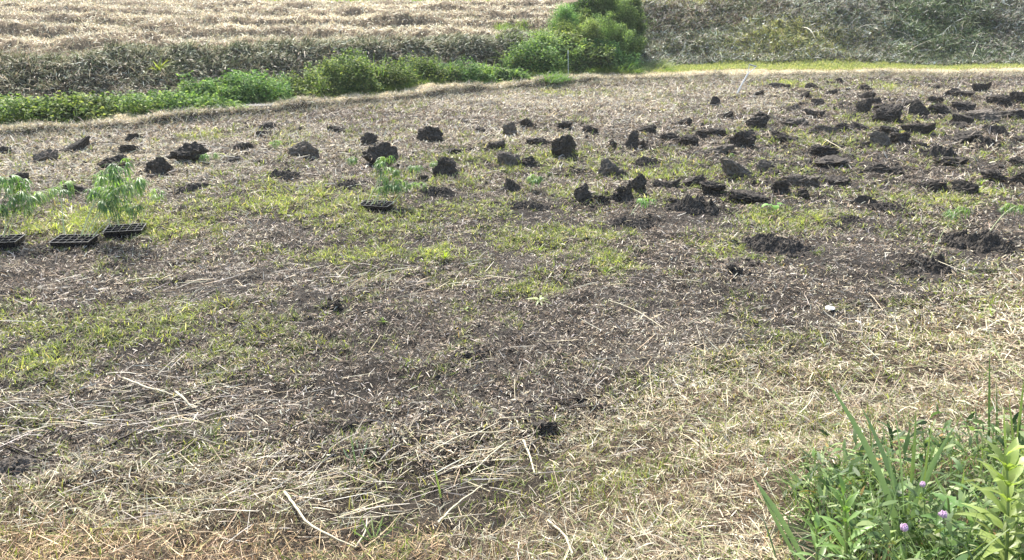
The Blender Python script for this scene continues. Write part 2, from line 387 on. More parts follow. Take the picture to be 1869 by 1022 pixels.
M_plastic = plain_mat('black_plastic', (.012, .012, .014), .32, 0, .5, 60, .3)
M_metal = plain_mat('worn_metal', (.88, .90, .90), .45, .1, .5, 30, .2)
M_handle = plain_mat('grey_grip', (.42, .43, .42), .5, .3, .5, 30, .2)
M_concrete = plain_mat('concrete', (.17, .165, .15), .85, 0, .3, 25, .3)
M_paint = plain_mat('pale_paint', (.5, .55, .52), .6, 0, .4, 30, .2)
M_petal = plain_mat('petal', (.62, .42, .58), .6, 0, .3, 90, .25)
M_paper = plain_mat('white_scrap', (.75, .74, .72), .6, 0, .3, 60, .1)

# ------------------------------------------------------------------ ground sheets (one continuous grid, cut along its zones)
def axis(stops):
    out = []
    for a, b, s in stops: out.append(np.arange(a, b, s))
    return np.concatenate(out)
gx = np.concatenate([-np.geomspace(500, 40, 22), axis([(-38, -14, .35), (-14, -5, .1), (-5, 5, .055), (5, 14, .1), (14, 38, .35)]), np.geomspace(38, 500, 22)])
gy = np.concatenate([-np.geomspace(300, 12, 12), axis([(-10, 1.6, .4), (1.6, 7, .045), (7, 13, .06), (13, 30, .085), (30, 46, .2)]), np.geomspace(46, 900, 26)])
GX, GY = np.meshgrid(gx, gy); GZ = land(GX, GY)
GV = np.stack([GX, GY, GZ], -1).reshape(-1, 3)
nx, ny = len(gx), len(gy)
ii, jj = np.meshgrid(np.arange(nx - 1), np.arange(ny - 1)); q = (jj * nx + ii).ravel()
GF = np.stack([q, q + 1, q + nx + 1, q + nx], 1)
cx, cy = GV[GF].mean(1)[:, 0], GV[GF].mean(1)[:, 1]
ze = np.where(cy < Toe(cx), 0, np.where(cy < Edge(cx), 1, np.where(cy < SlopeToe(cx), 2, np.where(cy < SlopeTop(cx), 3, 4))))
xg, yg = GX.ravel(), GY.ravel()
base = np.zeros((len(xg), 3))
soil = np.array([.029, .025, .021]); strawg = np.array([.055, .042, .028]); slope = np.array([.075, .066, .045]); greeng = np.array([.10, .135, .03]); terr = np.array([.15, .115, .075])
toe = Toe(xg); e = Edge(xg)
base[:] = soil
def mixin(c, wgt):
    global base
    wgt = np.clip(wgt, 0, 1)[:, None]; base = base * (1 - wgt) + np.array(c) * wgt
mixin((.17, .145, .105), pale_f(xg, yg) * .8)
mixin((.060, .053, .046), .4 * sst(-.1, .4, fbm(xg * .8, yg * .8, s=31)))
mixin(strawg, sst(-.25, .25, toe - yg + .2 * fbm(xg * 2, yg * 2, s=4)) * (1 - .3 * sst(-.1, .3, fbm(xg*.8, yg*.8, s=41))))
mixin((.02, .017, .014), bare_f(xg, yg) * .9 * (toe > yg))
mixin((.025, .03, .015), weedzone(xg, yg) * 1.0)
mixin((.46, .38, .25), sst(.06, .16, yg - e))
mixin((.06, .10, .03), sst(.8, 1.2, yg - e) * (1 - rightness(xg)))
mixin(greeng, rightness(xg) * sst(1.2, 1.6, yg - e + .1 * fbm(xg, yg)))
mixin(slope, sst(-.2, .3, yg - SlopeToe(xg)))
mixin(terr, sst(-.3, .3, yg - SlopeTop(xg)))
mixin((.12, .19, .035), sst(40, 41.5, yg + .4 * fbm(xg * .2, yg * .2)) * sst(0, 2, yg - SlopeTop(xg)))
base[yg < -1] = (.12, .13, .05)
for k, nm in enumerate(['near_bank', 'field_soil', 'levee_path', 'far_bank', 'upper_terrace']):
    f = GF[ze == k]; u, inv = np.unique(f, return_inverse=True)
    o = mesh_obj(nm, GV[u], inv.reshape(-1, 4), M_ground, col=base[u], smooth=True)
    tag(o, kind='structure')

# ------------------------------------------------------------------ ribbons: straw, grass and leaves in numpy
def ribbons(P, az, el, L, W, bend, roll=None, segs=2, tip=.15, mid=1.0, base_w=.7):
    """curved blades; az heading, el start angle above ground, bend total drop of the angle, returns V,F"""
    n = len(P); S = segs + 1
    t = np.linspace(0, 1, S)
    step = (L / segs)[:, None]
    ang = el[:, None] - bend[:, None] * (t[None, :-1] + .5 / segs)
    dh = np.concatenate([np.zeros((n, 1)), np.cumsum(np.cos(ang) * step, 1)], 1)
    dz = np.concatenate([np.zeros((n, 1)), np.cumsum(np.sin(ang) * step, 1)], 1)
    ca, sa = np.cos(az)[:, None], np.sin(az)[:, None]
    X = P[:, 0:1] + dh * ca; Y = P[:, 1:2] + dh * sa; Z = P[:, 2:3] + dz
    if roll is None: roll = rng.uniform(-.9, .9, n)
    cr, sr = np.cos(roll)[:, None], np.sin(roll)[:, None]
    a2 = np.concatenate([ang, ang[:, -1:]], 1)
    # side vector = horizontal perpendicular rotated by roll about the heading
    sx = -sa * cr + (-np.sin(a2) * ca) * sr; sy = ca * cr + (-np.sin(a2) * sa) * sr; sz = np.cos(a2) * sr
    prof = np.interp(t, [0, .35, 1], [base_w, mid, tip])[None, :] * W[:, None] * .5
    V = np.empty((n, S, 2, 3))
    V[:, :, 0, 0] = X - sx * prof; V[:, :, 0, 1] = Y - sy * prof; V[:, :, 0, 2] = Z - sz * prof
    V[:, :, 1, 0] = X + sx * prof; V[:, :, 1, 1] = Y + sy * prof; V[:, :, 1, 2] = Z + sz * prof
    b = (np.arange(n) * S * 2)[:, None, None]; s = (np.arange(segs) * 2)[None, :, None]
    Fc = (b + s + np.array([0, 1, 3, 2])[None, None, :]).reshape(-1, 4)
    return V.reshape(-1, 3), Fc, S * 2
def pal(n, cols, wts=None, var=.22):
    cols = np.array(cols); i = rng.choice(len(cols), n, p=None if wts is None else np.array(wts) / sum(wts))
    return cols[i] * rng.uniform(1 - var, 1 + var, (n, 1)) * rng.uniform(.95, 1.05, (n, 3))
class Batch:
    def __init__(s): s.V = []; s.F = []; s.C = []; s.n = 0
    def add(s, V, Fc, col):
        s.V.append(V); s.F.append(Fc + s.n); s.C.append(col); s.n += len(V)
    def rib(s, P, az, el, L, W, bend, col, **k):
        if len(P) == 0: return
        V, Fc, m = ribbons(P, az, el, L, W, bend, **k); s.add(V, Fc, np.repeat(col, m, 0))
    def build(s, name, mat, parent=None, smooth=True):
        return mesh_obj(name, np.concatenate(s.V), np.concatenate(s.F), mat, parent, np.concatenate(s.C), smooth)
def polar(n, r0, r1, p=-.35, half=44):
    """points spread so that near ground is denser (p = exponent of density against distance)"""
    u = rng.uniform(0, 1, n); k = 2 + p - 1
    k = p + 1
    r = (r0**k + u * (r1**k - r0**k))**(1 / k)
    a = R(1) * rng.uniform(-half, half, n)
    x, y = r * np.sin(a), r * np.cos(a)
    return x, y
def P3(x, y, dz=0): return np.stack([x, y, land(x, y) + dz], 1)
def keep(m, *a): return [v[m] for v in a]
U = rng.uniform
def dist(x, y): return np.sqrt(x*x + y*y)

STRAW = [(.64, .56, .38), (.50, .41, .26), (.74, .68, .52), (.34, .25, .15), (.44, .42, .34)]
BROWN = [(.14, .10, .068), (.21, .155, .105), (.30, .235, .165), (.10, .078, .06), (.40, .34, .25), (.26, .21, .165)]
GREY = [(.30, .27, .23), (.45, .41, .34), (.2, .17, .14), (.56, .52, .44)]

# --- litter on the near bank
b = Batch()
x, y = polar(400000, 1.3, 14, -.25)
d = Toe(x) - y + .25 * fbm(x * 1.6, y * 1.6, s=4)
thick = (.38 * np.exp(-np.abs(Toe(x) - y - .35) / .4) * (x > .3) + .45 + .5 * sst(-.2, .2, fbm(x * 1.6, y * 1.6, s=51)) ) * (1 - .93 * bare_f(x, y)) * (1 - .9 * weedzone(x, y))
m = (d > U(-.35, .12, len(x))) & (U(0, 1, len(x)) < thick)
x, y = keep(m, x, y); n = len(x); r = dist(x, y)
flow = 2.6 * fbm(x * .5, y * .5, s=61, o=2)
long = U(0, 1, n) < .07
L = np.where(long, U(.08, .24, n), .014 + .085 * U(0, 1, n)**1.8); W = (.0016 + .0042 * U(0, 1, n)**2.2) * np.clip(r / 3.6, 1, 3.5)
el = U(-.05, .35, n) * (rng.random(n) < .75) + (rng.random(n) < .1) * U(.2, .9, n)
c = pal(n, STRAW + BROWN[:3] + [(.34, .38, .17), (.24, .28, .11)], [3, 3, 2.6, 2.2, 2, 1.4, 1.4, 1.4, 1.3, 1.0])
c *= (1 + .3 * fbm(x * .9, y * .9, s=71))[:, None]; c *= np.where(((x < -.3) & (y < 3.3))[:, None], np.array([1.08, .93, .8]), 1.0)
b.rib(P3(x, y, U(-.01, .035, n)), flow + U(-1.57, 1.57, n) + np.pi * rng.integers(0, 2, n), el, L, W, U(-.6, 1.1, n), c, segs=3, tip=.5)
x, y = polar(300000, 1.3, 14, -.35)
m = (Toe(x) - y > U(-.2, .2, len(x))) & (bare_f(x, y) < U(.1, 1.0, len(x))) & ~weedzone(x, y); x, y = keep(m, x, y); n = len(x); r = dist(x, y)
b.rib(P3(x, y, U(-.005, .012, n)), U(0, 6.28, n), U(-.3, 1.0, n), U(.008, .03, n), U(.002, .005, n) * np.clip(r / 4, 1, 3.5), U(-.3, .9, n), pal(n, [(.16, .115, .07), (.25, .19, .12), (.08, .06, .04), (.38, .31, .21), (.12, .11, .055)], [3, 3, 3, 2, 1], .35), segs=1, tip=.5)
# cut stubble, upright
x, y = polar(60000, 1.3, 14, -.1)
d = Toe(x) - y
m = (d > U(-.1, .5, len(x))) & (fbm(x * 2.4, y * 2.4, s=81) + .35 * (x < -.5) * (y < 3.4) > U(-.05, .35, len(x))) & (bare_f(x, y) < U(.2, 1, len(x)))
x, y = keep(m, x, y); n = len(x); r = dist(x, y)
b.rib(P3(x, y, -.004), U(0, 6.28, n), U(1.0, 1.6, n), U(.025, .075, n), U(.0025, .0045, n) * np.clip(r / 4, 1, 3), U(-.2, .4, n), pal(n, [(.44, .25, .14), (.50, .33, .19), (.58, .44, .28), (.30, .21, .11)]), segs=1, tip=.7)
tag(b.build('straw_litter', M_straw), 'pale cut straw lying over the near bank', 'straw', kind='stuff')

# --- litter on the field
b = Batch()
x, y = polar(640000, 3.2, 26, -.15)
pf, bf = pale_f(x, y), bare_f(x, y)
cl = sst(-.3, .3, fbm(x * 1.9, y * 1.9, s=91))
m = (y > Toe(x) - .15) & (y < Edge(x) + .1) & (U(0, 1, len(x)) < (.40 + .5 * cl + .5 * pf) * (1 - .93 * bf))
x, y, pf = keep(m, x, y, pf); n = len(x); r = dist(x, y)
nearb = np.exp(-np.clip(y - Toe(x), 0, 9) / .8)
pw = np.clip(pf * 1.0 + .55 * nearb + .12 + .3 * fbm(x * .7, y * .7, s=93), 0, 1)
cb = pal(n, BROWN + [(.60, .54, .46)], [2.6, 3, 3, 2.2, 2.4, 2.6, 2.2], .35); cs = pal(n, STRAW + GREY, [2, 3, 2, 2, 2, 2, 2, 1.5, 1])
c = np.where((U(0, 1, n) < pw)[:, None], cs, cb) * (1 + .45 * fbm(x * 2.5, y * 2.5, s=96))[:, None]
L = U(.012, .05, n) * (1 + 1.0 * (rng.random(n) < .08)) * np.clip(r / 7, 1, 2.2); W = U(.003, .0085, n) * np.clip(r / 6.0, 1, 2.6)
el = U(-.1, .9, n)
b.rib(P3(x, y, U(0, .014, n)), U(0, 6.28, n), el, L, W, U(-.3, .9, n), c, segs=2, tip=.5)
x, y = polar(560000, 3.2, 22, -.45)
m = (y > Toe(x) - .1) & (y < Edge(x)) & (U(0, 1, len(x)) < (.95 - .6 * bare_f(x, y)) * (.45 + .55 * sst(-.2, .2, fbm(x * 2.7, y * 2.7, s=191)))); x, y = keep(m, x, y); n = len(x); r = dist(x, y)
b.rib(P3(x, y, U(-.002, .008, n)), U(0, 6.28, n), U(-.3, 1.1, n), U(.007, .026, n) * np.clip(r / 7, 1, 2), U(.0022, .0055, n) * np.clip(r / 6, 1, 2.4), U(-.3, .9, n), pal(n, BROWN + GREY, [2.4, 3, 2.4, 3, 2, 2.4, 2.4, 2.0, 1.4, 1.3], .4), segs=1, tip=.5)
# long stems matted on the ground at the left and here and there
x, y = polar(60000, 3.3, 22, -.4)
gl = patch_field([(150,750,260,42,1),(330,700,120,25,.8),(620,510,300,22,.55),(300,540,200,40,.3),(560,900,260,50,.7),(850,850,200,60,.6),(150,310,260,40,.8),(1000,200,300,20,.5),(1380,190,80,12,.8),(1650,600,200,26,.6),(1250,650,160,40,.35)])
m = (U(0, 1, len(x)) < (gl(x, y) * .75 + .004) * (1 - .5 * bare_f(x, y))) & (y < Edge(x)); x, y = keep(m, x, y); n = len(x); r = dist(x, y)
b.rib(P3(x, y, U(.002, .04, n)), .45 + 1.2 * fbm(x * .5, y * .5, s=97, o=2) + rng.normal(0, .5, n) + np.pi * rng.integers(0, 2, n), U(-.03, .25, n), U(.06, .30, n), U(.003, .0065, n) * np.clip(r / 6, 1, 2.2), U(-.1, .4, n), pal(n, GREY + STRAW[:3], [2, 3, 1.2, 2.5, 1.5, 2, 1.5]), segs=4, tip=.5)
# wispy straw mown over the foot of the far levee
x = U(-16, 16, 60000); y = Edge(x) + rng.normal(-.02, .16, len(x)); n = len(x)
b.rib(P3(x, y, .0), U(0, 6.28, n), U(.1, 1.2, n), U(.05, .2, n), U(.006, .012, n), U(.2, 1.6, n), pal(n, STRAW + GREY + [(.2, .24, .09)]), segs=3, tip=.4)
tag(b.build('dry_litter', M_straw), 'brown and grey shredded stems strewn over the field soil', 'plant litter', kind='stuff')

# --- short grass sprouting in the field and on the near bank
b = Batch()
x, y = polar(150000, 3.0, 25, -.2)
g = green_f(x, y); tex = fbm(x * 3.2, y * 3.2, s=101); tex2 = fbm(x * .9, y * .9, s=103)
dens = np.clip(g * 1.25 + .06 + .85 * tex + .35 * tex2, 0, 1) * (1 - .85 * bare_f(x, y)) * (1 - .6 * pale_f(x, y)) * (y > Toe(x))
m = (U(0, 1, len(x)) < dens) & (y < Edge(x) + .1); x, y, g = keep(m, x, y, g)
k = rng.integers(2, 11, len(x)); vig = rng.uniform(.55, 1.35, len(x)); rad = rng.uniform(.008, .035, len(x)); hue = rng.normal(0, .22, len(x))
x, y, g, vig, rad, hue = [np.repeat(v, k) for v in (x, y, g, vig, rad, hue)]; n = len(x); x = x + rng.normal(0, 1, n) * rad; y = y + rng.normal(0, 1, n) * rad; r = dist(x, y)
yel = np.clip(g * .95 + hue + .08 * rng.normal(0, 1, n) - .1, 0, 1)[:, None]
c = pal(n, [(.15, .19, .07), (.19, .23, .09), (.27, .28, .15)]) * (1 - yel) + pal(n, [(.37, .42, .13), (.30, .37, .11), (.45, .47, .20)]) * yel * 1.12
dead = U(0, 1, n) < .1; c[dead] = pal(int(dead.sum()), STRAW)
L = U(.03, .095, n) * vig * (.8 + .45 * g) * np.clip(r / 9, 1, 1.6)
b.rib(P3(x, y, -.002), U(0, 6.28, n), U(.2, 1.4, n), L, U(.0035, .009, n) * np.clip(r / 6, 1, 2.2), U(.1, 1.3, n), c, segs=2, tip=.1)
# near bank regrowth
x, y = polar(260000, 1.3, 14, -.2)
gn = patch_field([(1150,872,110,28,1),(1400,770,200,60,.55),(1700,640,200,40,.6),(1560,800,120,60,.5),(380,830,70,28,.8),(1800,560,100,30,.5),(1300,690,80,20,.8),(60,990,110,40,.4),(1230,700,90,20,.7),(1480,700,150,30,.5),(640,800,50,22,.7),(450,790,60,20,.6)])
g = gn(x, y) * 1.3
dens = np.clip(g * .9 + .12 + .8 * fbm(x * 4.2, y * 4.2, s=111), 0, 1)
m = (U(0, 1, len(x)) < dens * .5) & (y < Toe(x) + .35) & ~weedzone(x, y); x, y, g = keep(m, x, y, g); n = len(x); r = dist(x, y)
c = pal(n, [(.16, .21, .06), (.22, .28, .08), (.32, .36, .13), (.36, .33, .16)])
b.rib(P3(x, y, -.002), U(0, 6.28, n), U(.4, 1.5, n), U(.03, .10, n), U(.0035, .0075, n) * np.clip(r / 4, 1, 3), U(.1, 1.1, n), c, segs=2, tip=.1)
tag(b.build('short_grass', M_grass), 'short yellow-green grass sprouting through the litter', 'grass', kind='stuff')

# --- levee crest and far path: mown short tan grass, bright green strip on the right
b = Batch()
x = U(-18, 20, 120000); y = Edge(x) + U(-.1, 1.5, len(x)); n = len(x)
m = (y - Edge(x) < .95 + .4 * (x > 2.5)) ; x, y = keep(m, x, y); n = len(x)
b.rib(P3(x, y, -.003), U(0, 6.28, n), U(.1, 1.4, n), U(.02, .07, n), U(.007, .013, n), U(0, .8, n), pal(n, [(.78, .69, .47), (.66, .56, .36), (.82, .76, .58), (.48, .47, .24)]), segs=1, tip=.3)
tag(b.build('mown_straw', M_straw), 'tan mown stubble along the levee path behind the field', 'straw', kind='stuff')
b = Batch()
x = U(2.4, 20, 110000); y = Edge(x) + U(1.15, 3.6, len(x))
m = (y < SlopeToe(x) + .35 + .3 * fbm(x * .8, y, s=3)) & (U(0, 1, len(x)) < sst(2.6, 5.5, x + .6 * fbm(x, y)) ); x, y = keep(m, x, y); n = len(x)
b.rib(P3(x, y, -.003), U(0, 6.28, n), U(.8, 1.5, n), U(.04, .12, n), U(.008, .014, n), U(.1, .9, n), pal(n, [(.30, .34, .15), (.23, .28, .11), (.42, .43, .25), (.58, .54, .36)], [3, 2.5, 2.5, 1.8]), segs=2, tip=.1)
# grassy swell and rough grass edges beside the bushes
x = rng.normal(8.3, 2.0, 110000); y = rng.normal(25.5, .85, len(x)); m = y > 24.3; x, y = keep(m, x, y); n = len(x)
b.rib(P3(x, y, -.003), U(0, 6.28, n), U(.3, 1.4, n), U(.05, .16, n), U(.008, .014, n), U(.2, 1.3, n), pal(n, [(.32, .36, .18), (.24, .29, .14), (.54, .53, .37), (.66, .62, .46), (.30, .28, .19), (.46, .42, .30)]), segs=2, tip=.1)
x = U(-14, 3.8, 60000); y = Edge(x) + .85 + np.abs(rng.normal(0, .28, len(x))) + .25 * fbm(x * .8, x * 0, s=6); m = fbm(x * 1.2, y * 1.2, s=14) > -.15; x, y = keep(m, x, y); n = len(x)
b.rib(P3(x, y, -.003), U(0, 6.28, n), U(.4, 1.4, n), U(.08, .3, n), U(.008, .014, n), U(.5, 1.8, n), pal(n, [(.13, .22, .045), (.18, .28, .06), (.1, .17, .04), (.3, .33, .12)]), segs=3, tip=.1)
x = U(-.5, 4.5, 26000); y = U(22.5, 27, len(x)); m = fbm(x * .9, y * .9, s=15) > -.1; x, y = keep(m, x, y); n = len(x)
b.rib(P3(x, y, -.003), rng.normal(-1.2, .8, n), U(.3, 1.3, n), U(.12, .38, n), U(.009, .015, n), U(.5, 1.8, n), pal(n, [(.12, .20, .045), (.17, .26, .07), (.22, .30, .08)]), segs=3, tip=.1)
x = U(-40, 30, 40000); y = U(40, 46, len(x)); n = len(x)
b.rib(P3(x, y, 0), U(0, 6.28, n), U(.8, 1.5, n), U(.2, .4, n), U(.03, .05, n), U(.1, .6, n), pal(n, [(.2, .3, .05), (.26, .34, .06)]), segs=1, tip=.1)
x = U(2.6, 12, 30000); y = SlopeTop(x) + U(-.5, 2.0, len(x)); n = len(x)
b.rib(P3(x, y, -.003), U(0, 6.28, n), U(.5, 1.5, n), U(.06, .2, n), U(.012, .02, n), U(.1, 1.2, n), pal(n, [(.3, .33, .13), (.24, .28, .1), (.48, .45, .28), (.38, .35, .2)]), segs=2, tip=.1)
tag(b.build('bank_grass', M_grass), 'bright green grass along the far path and bank foot', 'grass', kind='stuff')

# --- cut vegetation on the left slope, combed grass near its top, leaf scraps on the right bank
b = Batch()
x = U(-19, 2.8, 150000); s = U(-.05, 1.15, len(x)); y = SlopeToe(x) + s * (SlopeTop(x) - SlopeToe(x)); n = len(x)
up = sst(.35, .8, s + .25 * fbm(x * .8, y * .8, s=22))[:, None]
gg = sst(-.2, .3, fbm(x * .7, y * .7, s=23))[:, None]
cg = pal(n, [(.18, .20, .11), (.32, .34, .21), (.13, .16, .08), (.62, .63, .5), (.09, .11, .06), (.48, .44, .32)]); cbn = pal(n, [(.20, .16, .11), (.40, .33, .23), (.12, .10, .07), (.64, .57, .44), (.22, .23, .13)])
wgt = np.clip(up * .75 + gg * .35 - .2, 0, 1)
c = np.where(U(0, 1, (n, 1)) < wgt, cg, cbn)
upf = up[:, 0]
b.rib(P3(x, y, U(0, .05, n)), np.where(U(0, 1, n) < upf, rng.normal(-.9, .6, n), U(0, 6.28, n)), U(-.1, .9, n), U(.05, .16, n) * (1 + upf), U(.014, .032, n), U(-.1, 1.4, n), c, segs=2, tip=.3)
x = U(2.6, 22, 170000); s = U(-.12, 1.1, len(x)); y = SlopeToe(x) + s * (SlopeTop(x) - SlopeToe(x)) 
m = ((x - 8.3) / 2.4)**2 + ((y - 25.4) / 1.0)**2 > U(-.3, 1.4, len(x)); x, y, s = keep(m, x, y, s); n = len(x)
gg = .12 + (sst(-.05, .35, fbm(x * .55, y * .55, s=25) + .12 * (x > 10) - .25 * ((s > .45) & (x < 9))))[:, None] * .6
c = np.where(U(0, 1, (n, 1)) < gg, pal(n, [(.14, .19, .08), (.22, .27, .13), (.09, .13, .05)]), pal(n, [(.16, .135, .105), (.28, .24, .19), (.12, .13, .08), (.48, .46, .37), (.20, .24, .12), (.74, .75, .66)], [2, 3, 2, 2.6, 3.4, 2.4]))
c = c * (1 + .75 * fbm(x * 1.1, y * 1.6, s=27))[:, None]; c[((x < 9) & (s > .5) & (U(0, 1, n) < .6))] *= [.85, .72, .68]
leafy = U(0, 1, n) < .5
b.rib(P3(x, y, U(0, .09, n)), U(0, 6.28, n), U(-.4, 1.1, n), np.where(leafy, U(.05, .1, n), U(.08, .3, n)), np.where(leafy, U(.035, .075, n), U(.012, .022, n)), U(-.2, 1.0, n), c, segs=2, tip=.3, roll=U(-1.3, 1.3, n))
n = 520; x = U(2.8, 22, n); s = U(0, 1.05, n); y = SlopeToe(x) + s * (SlopeTop(x) - SlopeToe(x))
b.rib(P3(x, y, .03), U(0, 6.28, n), U(.1, .9, n), U(.35, 1.1, n), U(.010, .02, n), U(.3, 1.4, n), pal(n, [(.62, .60, .48), (.45, .40, .30), (.25, .30, .14), (.12, .09, .07)]), segs=5, tip=.3)
n = 260; x = U(-18, 1, n); s = U(.1, 1.05, n); y = SlopeToe(x) + s * (SlopeTop(x) - SlopeToe(x))
b.rib(P3(x, y, .03), U(0, 6.28, n), U(.1, .9, n), U(.3, .8, n), U(.008, .016, n), U(.3, 1.4, n), pal(n, [(.66, .62, .46), (.5, .46, .33), (.3, .36, .16)]), segs=5, tip=.3)
tag(b.build('cut_vegetation', M_cut), 'dark cut weeds and leaf scraps drying on the far banks', 'cut weeds', kind='stuff')
# upper terrace straw
b = Batch()
x, y = U(-30, 3.5, 260000), U(17, 43, 260000)
ok = (y > SlopeTop(x) - .1) & (np.abs(x) < y * .75 + 2) & (x < 2.2 + .2 * fbm(y, y) )
keepd = U(0, 1, len(x)) < np.clip(22 / y, 0, 1)**1.0
x, y = keep(ok & keepd, x, y); n = len(x)
tuft = fbm(x * 1.3, y * .9, s=35)
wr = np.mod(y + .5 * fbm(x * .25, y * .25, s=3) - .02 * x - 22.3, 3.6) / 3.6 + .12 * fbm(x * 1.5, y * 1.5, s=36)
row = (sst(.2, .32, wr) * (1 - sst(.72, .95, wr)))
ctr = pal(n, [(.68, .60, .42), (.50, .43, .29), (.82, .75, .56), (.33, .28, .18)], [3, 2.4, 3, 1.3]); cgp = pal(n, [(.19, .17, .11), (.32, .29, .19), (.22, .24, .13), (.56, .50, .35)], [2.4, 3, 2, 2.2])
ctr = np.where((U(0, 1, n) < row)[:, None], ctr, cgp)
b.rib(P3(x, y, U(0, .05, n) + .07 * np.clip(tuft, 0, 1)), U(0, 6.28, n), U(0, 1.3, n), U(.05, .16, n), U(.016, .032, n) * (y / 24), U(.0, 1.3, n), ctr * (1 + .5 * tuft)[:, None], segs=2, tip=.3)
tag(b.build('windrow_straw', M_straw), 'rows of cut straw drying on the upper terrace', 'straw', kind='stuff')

# ------------------------------------------------------------------ soil clods
def ico(sub):
    me = bpy.data.meshes.new('t'); import bmesh
    bm = bmesh.new(); bmesh.ops.create_icosphere(bm, subdivisions=sub, radius=1)
    V = np.array([v.co[:] for v in bm.verts]); Fc = np.array([[v.index for v in f.verts] for f in bm.faces]); bm.free(); bpy.data.meshes.remove(me)
    return V, Fc
ICO4, ICO2, ICO1 = ico(5), ico(3), ico(2)
def rough(V, seed, amp, fr):
    r = np.random.default_rng(seed); o = r.uniform(-50, 50, 3)
    a = fbm(V[:, 0]*fr + o[0], V[:, 1]*fr + o[1], V[:, 2]*fr + o[2], o=3, s=seed)
    c = 1 - np.abs(noise(V[:, 0]*fr*2.3 + o[1], V[:, 1]*fr*2.3 + o[2], V[:, 2]*fr*2.3 + o[0], s=seed+5)) * 2
    return V * (1 + amp * a + amp * .45 * (c - .3))[:, None]
def crumbs(n, w, dpt, seed, smin=.006, smax=.02):
    r = np.random.default_rng(seed); Vs, Fs, k = [], [], 0
    for i in range(n):
        a = r.uniform(0, 6.28); q = abs(r.normal(0, .5)) + .15
        s = r.uniform(smin, smax) * r.uniform(.6, 1.3, 3)
        V = rough(ICO1[0], seed + i, .5, 1.3) * s + np.array([math.cos(a) * q * w * .62, math.sin(a) * q * dpt * .62, s[2] * .4])
        Vs.append(V); Fs.append(ICO1[1] + k); k += len(V)
    return Vs, Fs, k
def clod_mesh(kind, w, h, seed, flip=1):
    r = np.random.default_rng(seed); V0, F0 = ICO4
    V = np.sign(V0) * np.abs(V0)**.8
    V = V / np.abs(V).max()
    if kind != 'heap':
        for q_ in range(9):
            nn = r.normal(0, 1, 3); nn /= np.linalg.norm(nn); dd = r.uniform(.52, .85)
            V = V - np.clip(V @ nn - dd, 0, 9)[:, None] * nn * .92
        V = V / np.abs(V).max(0)
    if kind == 'dome':
        dpt = w * .7; V = rough(V, seed, .30, 1.3); V = rough(V, seed+1, .16, 3.6)
        P = V * [w*.5, dpt*.5, h*.62]; P[:, 2] += h * .36
    elif kind == 'slab':
        dpt = min(w, h) * .42; V = rough(V, seed, .22, 1.2); V = rough(V, seed+1, .13, 3.4)
        P = V * [w*.5, dpt*.5, h*.56]; P[:, 2] += h*.45; P[:, 0] *= 1 - .25 * np.clip(P[:, 2] / h, 0, 1); P[:, 1] += P[:, 2] * r.uniform(.1, .35); P[:, 0] += flip * P[:, 2] * .12
    elif kind == 'wedge':
        dpt = w * .55; V = rough(V, seed, .22, 1.2); V = rough(V, seed+1, .15, 3.5)
        P = V * [w*.52, dpt*.5, h*.5]; t = P[:, 0] / (w * .5) * flip
        P[:, 2] = (P[:, 2] + h*.42) * np.clip(.62 + .48 * t, .18, 1.15)
    elif kind == 'trough':
        dpt = w * .35; V = rough(V, seed, .2, 1.3)
        P = V * [w*.5, dpt*.5, h*.42]; P[:, 2] += h*.3 + h * .4 * (P[:, 0] / (w*.5))**2
    elif kind == 'flat':
        dpt = w * .6; V = rough(V, seed, .36, 1.7); V = rough(V, seed+1, .16, 3.6); h = h * 1.15
        P = V * [w*.5, dpt*.5, h*.5]; P[:, 2] = P[:, 2] + h*.3 + .14 * flip * P[:, 0]
    elif kind == 'lump':
        dpt = w * .75; V = rough(V, seed, .38, 1.5); V = rough(V, seed+1, .14, 3.2)
        P = V * [w*.48, dpt*.48, h*.52]; P[:, 2] += h*.36
    elif kind == 'heap':
        dpt = w * .55; V = rough(V, seed, .35, 1.4)
        P = V * [w*.46, dpt*.48, h*.42]; P[:, 2] += h*.08
    o3 = r.uniform(-40, 40, 3); g_ = P * 26 + o3; ctr_ = P - P.mean(0); ctr_ = ctr_ / (np.linalg.norm(ctr_, axis=1)[:, None] + 1e-6)
    nz = fbm(g_[:, 0], g_[:, 1], g_[:, 2], o=3, s=3); g2 = P * 70 + o3; nz2 = np.abs(noise(g2[:, 0], g2[:, 1], g2[:, 2], s=5))
    am = .030 if kind == 'heap' else .022
    dsp = (am * nz - .010 * nz2)[:, None]
    P = P + ctr_ * dsp * [1, 1, .5] + np.array([0, 0, 1]) * dsp * (1.0 if kind in ('heap', 'flat') else .5)
    if kind == 'heap':
        g = np.linspace(-1.2, 1.2, 76); A_, B_ = np.meshgrid(g, g); X_, Y_ = A_.ravel() * w * .5, B_.ravel() * w * .34
        q_ = A_.ravel()**2 + B_.ravel()**2 + .9 * fbm(X_ * 9 + seed, Y_ * 9, s=6)
        z_ = h * 1.25 * (np.exp(-np.clip(q_, 0, 9) * 1.5) - .3) * (1 + .8 * fbm(X_ * 22, Y_ * 22 + seed, s=7)) + .022 * np.abs(noise(X_ * 45, Y_ * 45, s=8)) * (q_ < 1) + .02 * fbm(X_ * 60, Y_ * 60, s=18)
        z_ = np.where(q_ > .9, z_ - .02, z_)
        P = np.stack([X_, Y_, z_], 1); I_, J_ = np.meshgrid(np.arange(75), np.arange(75)); a_ = (J_ * 76 + I_).ravel()
        F0 = np.concatenate([np.stack([a_, a_ + 1, a_ + 77], 1), np.stack([a_, a_ + 77, a_ + 76], 1)])
    else:
        P[:, :2] *= (1 + .22 * np.clip((h * .35 - P[:, 2]) / h, 0, 1))[:, None]; P[:, 2] -= h * .06
    Vs, Fs, k = [P], [F0], len(P)
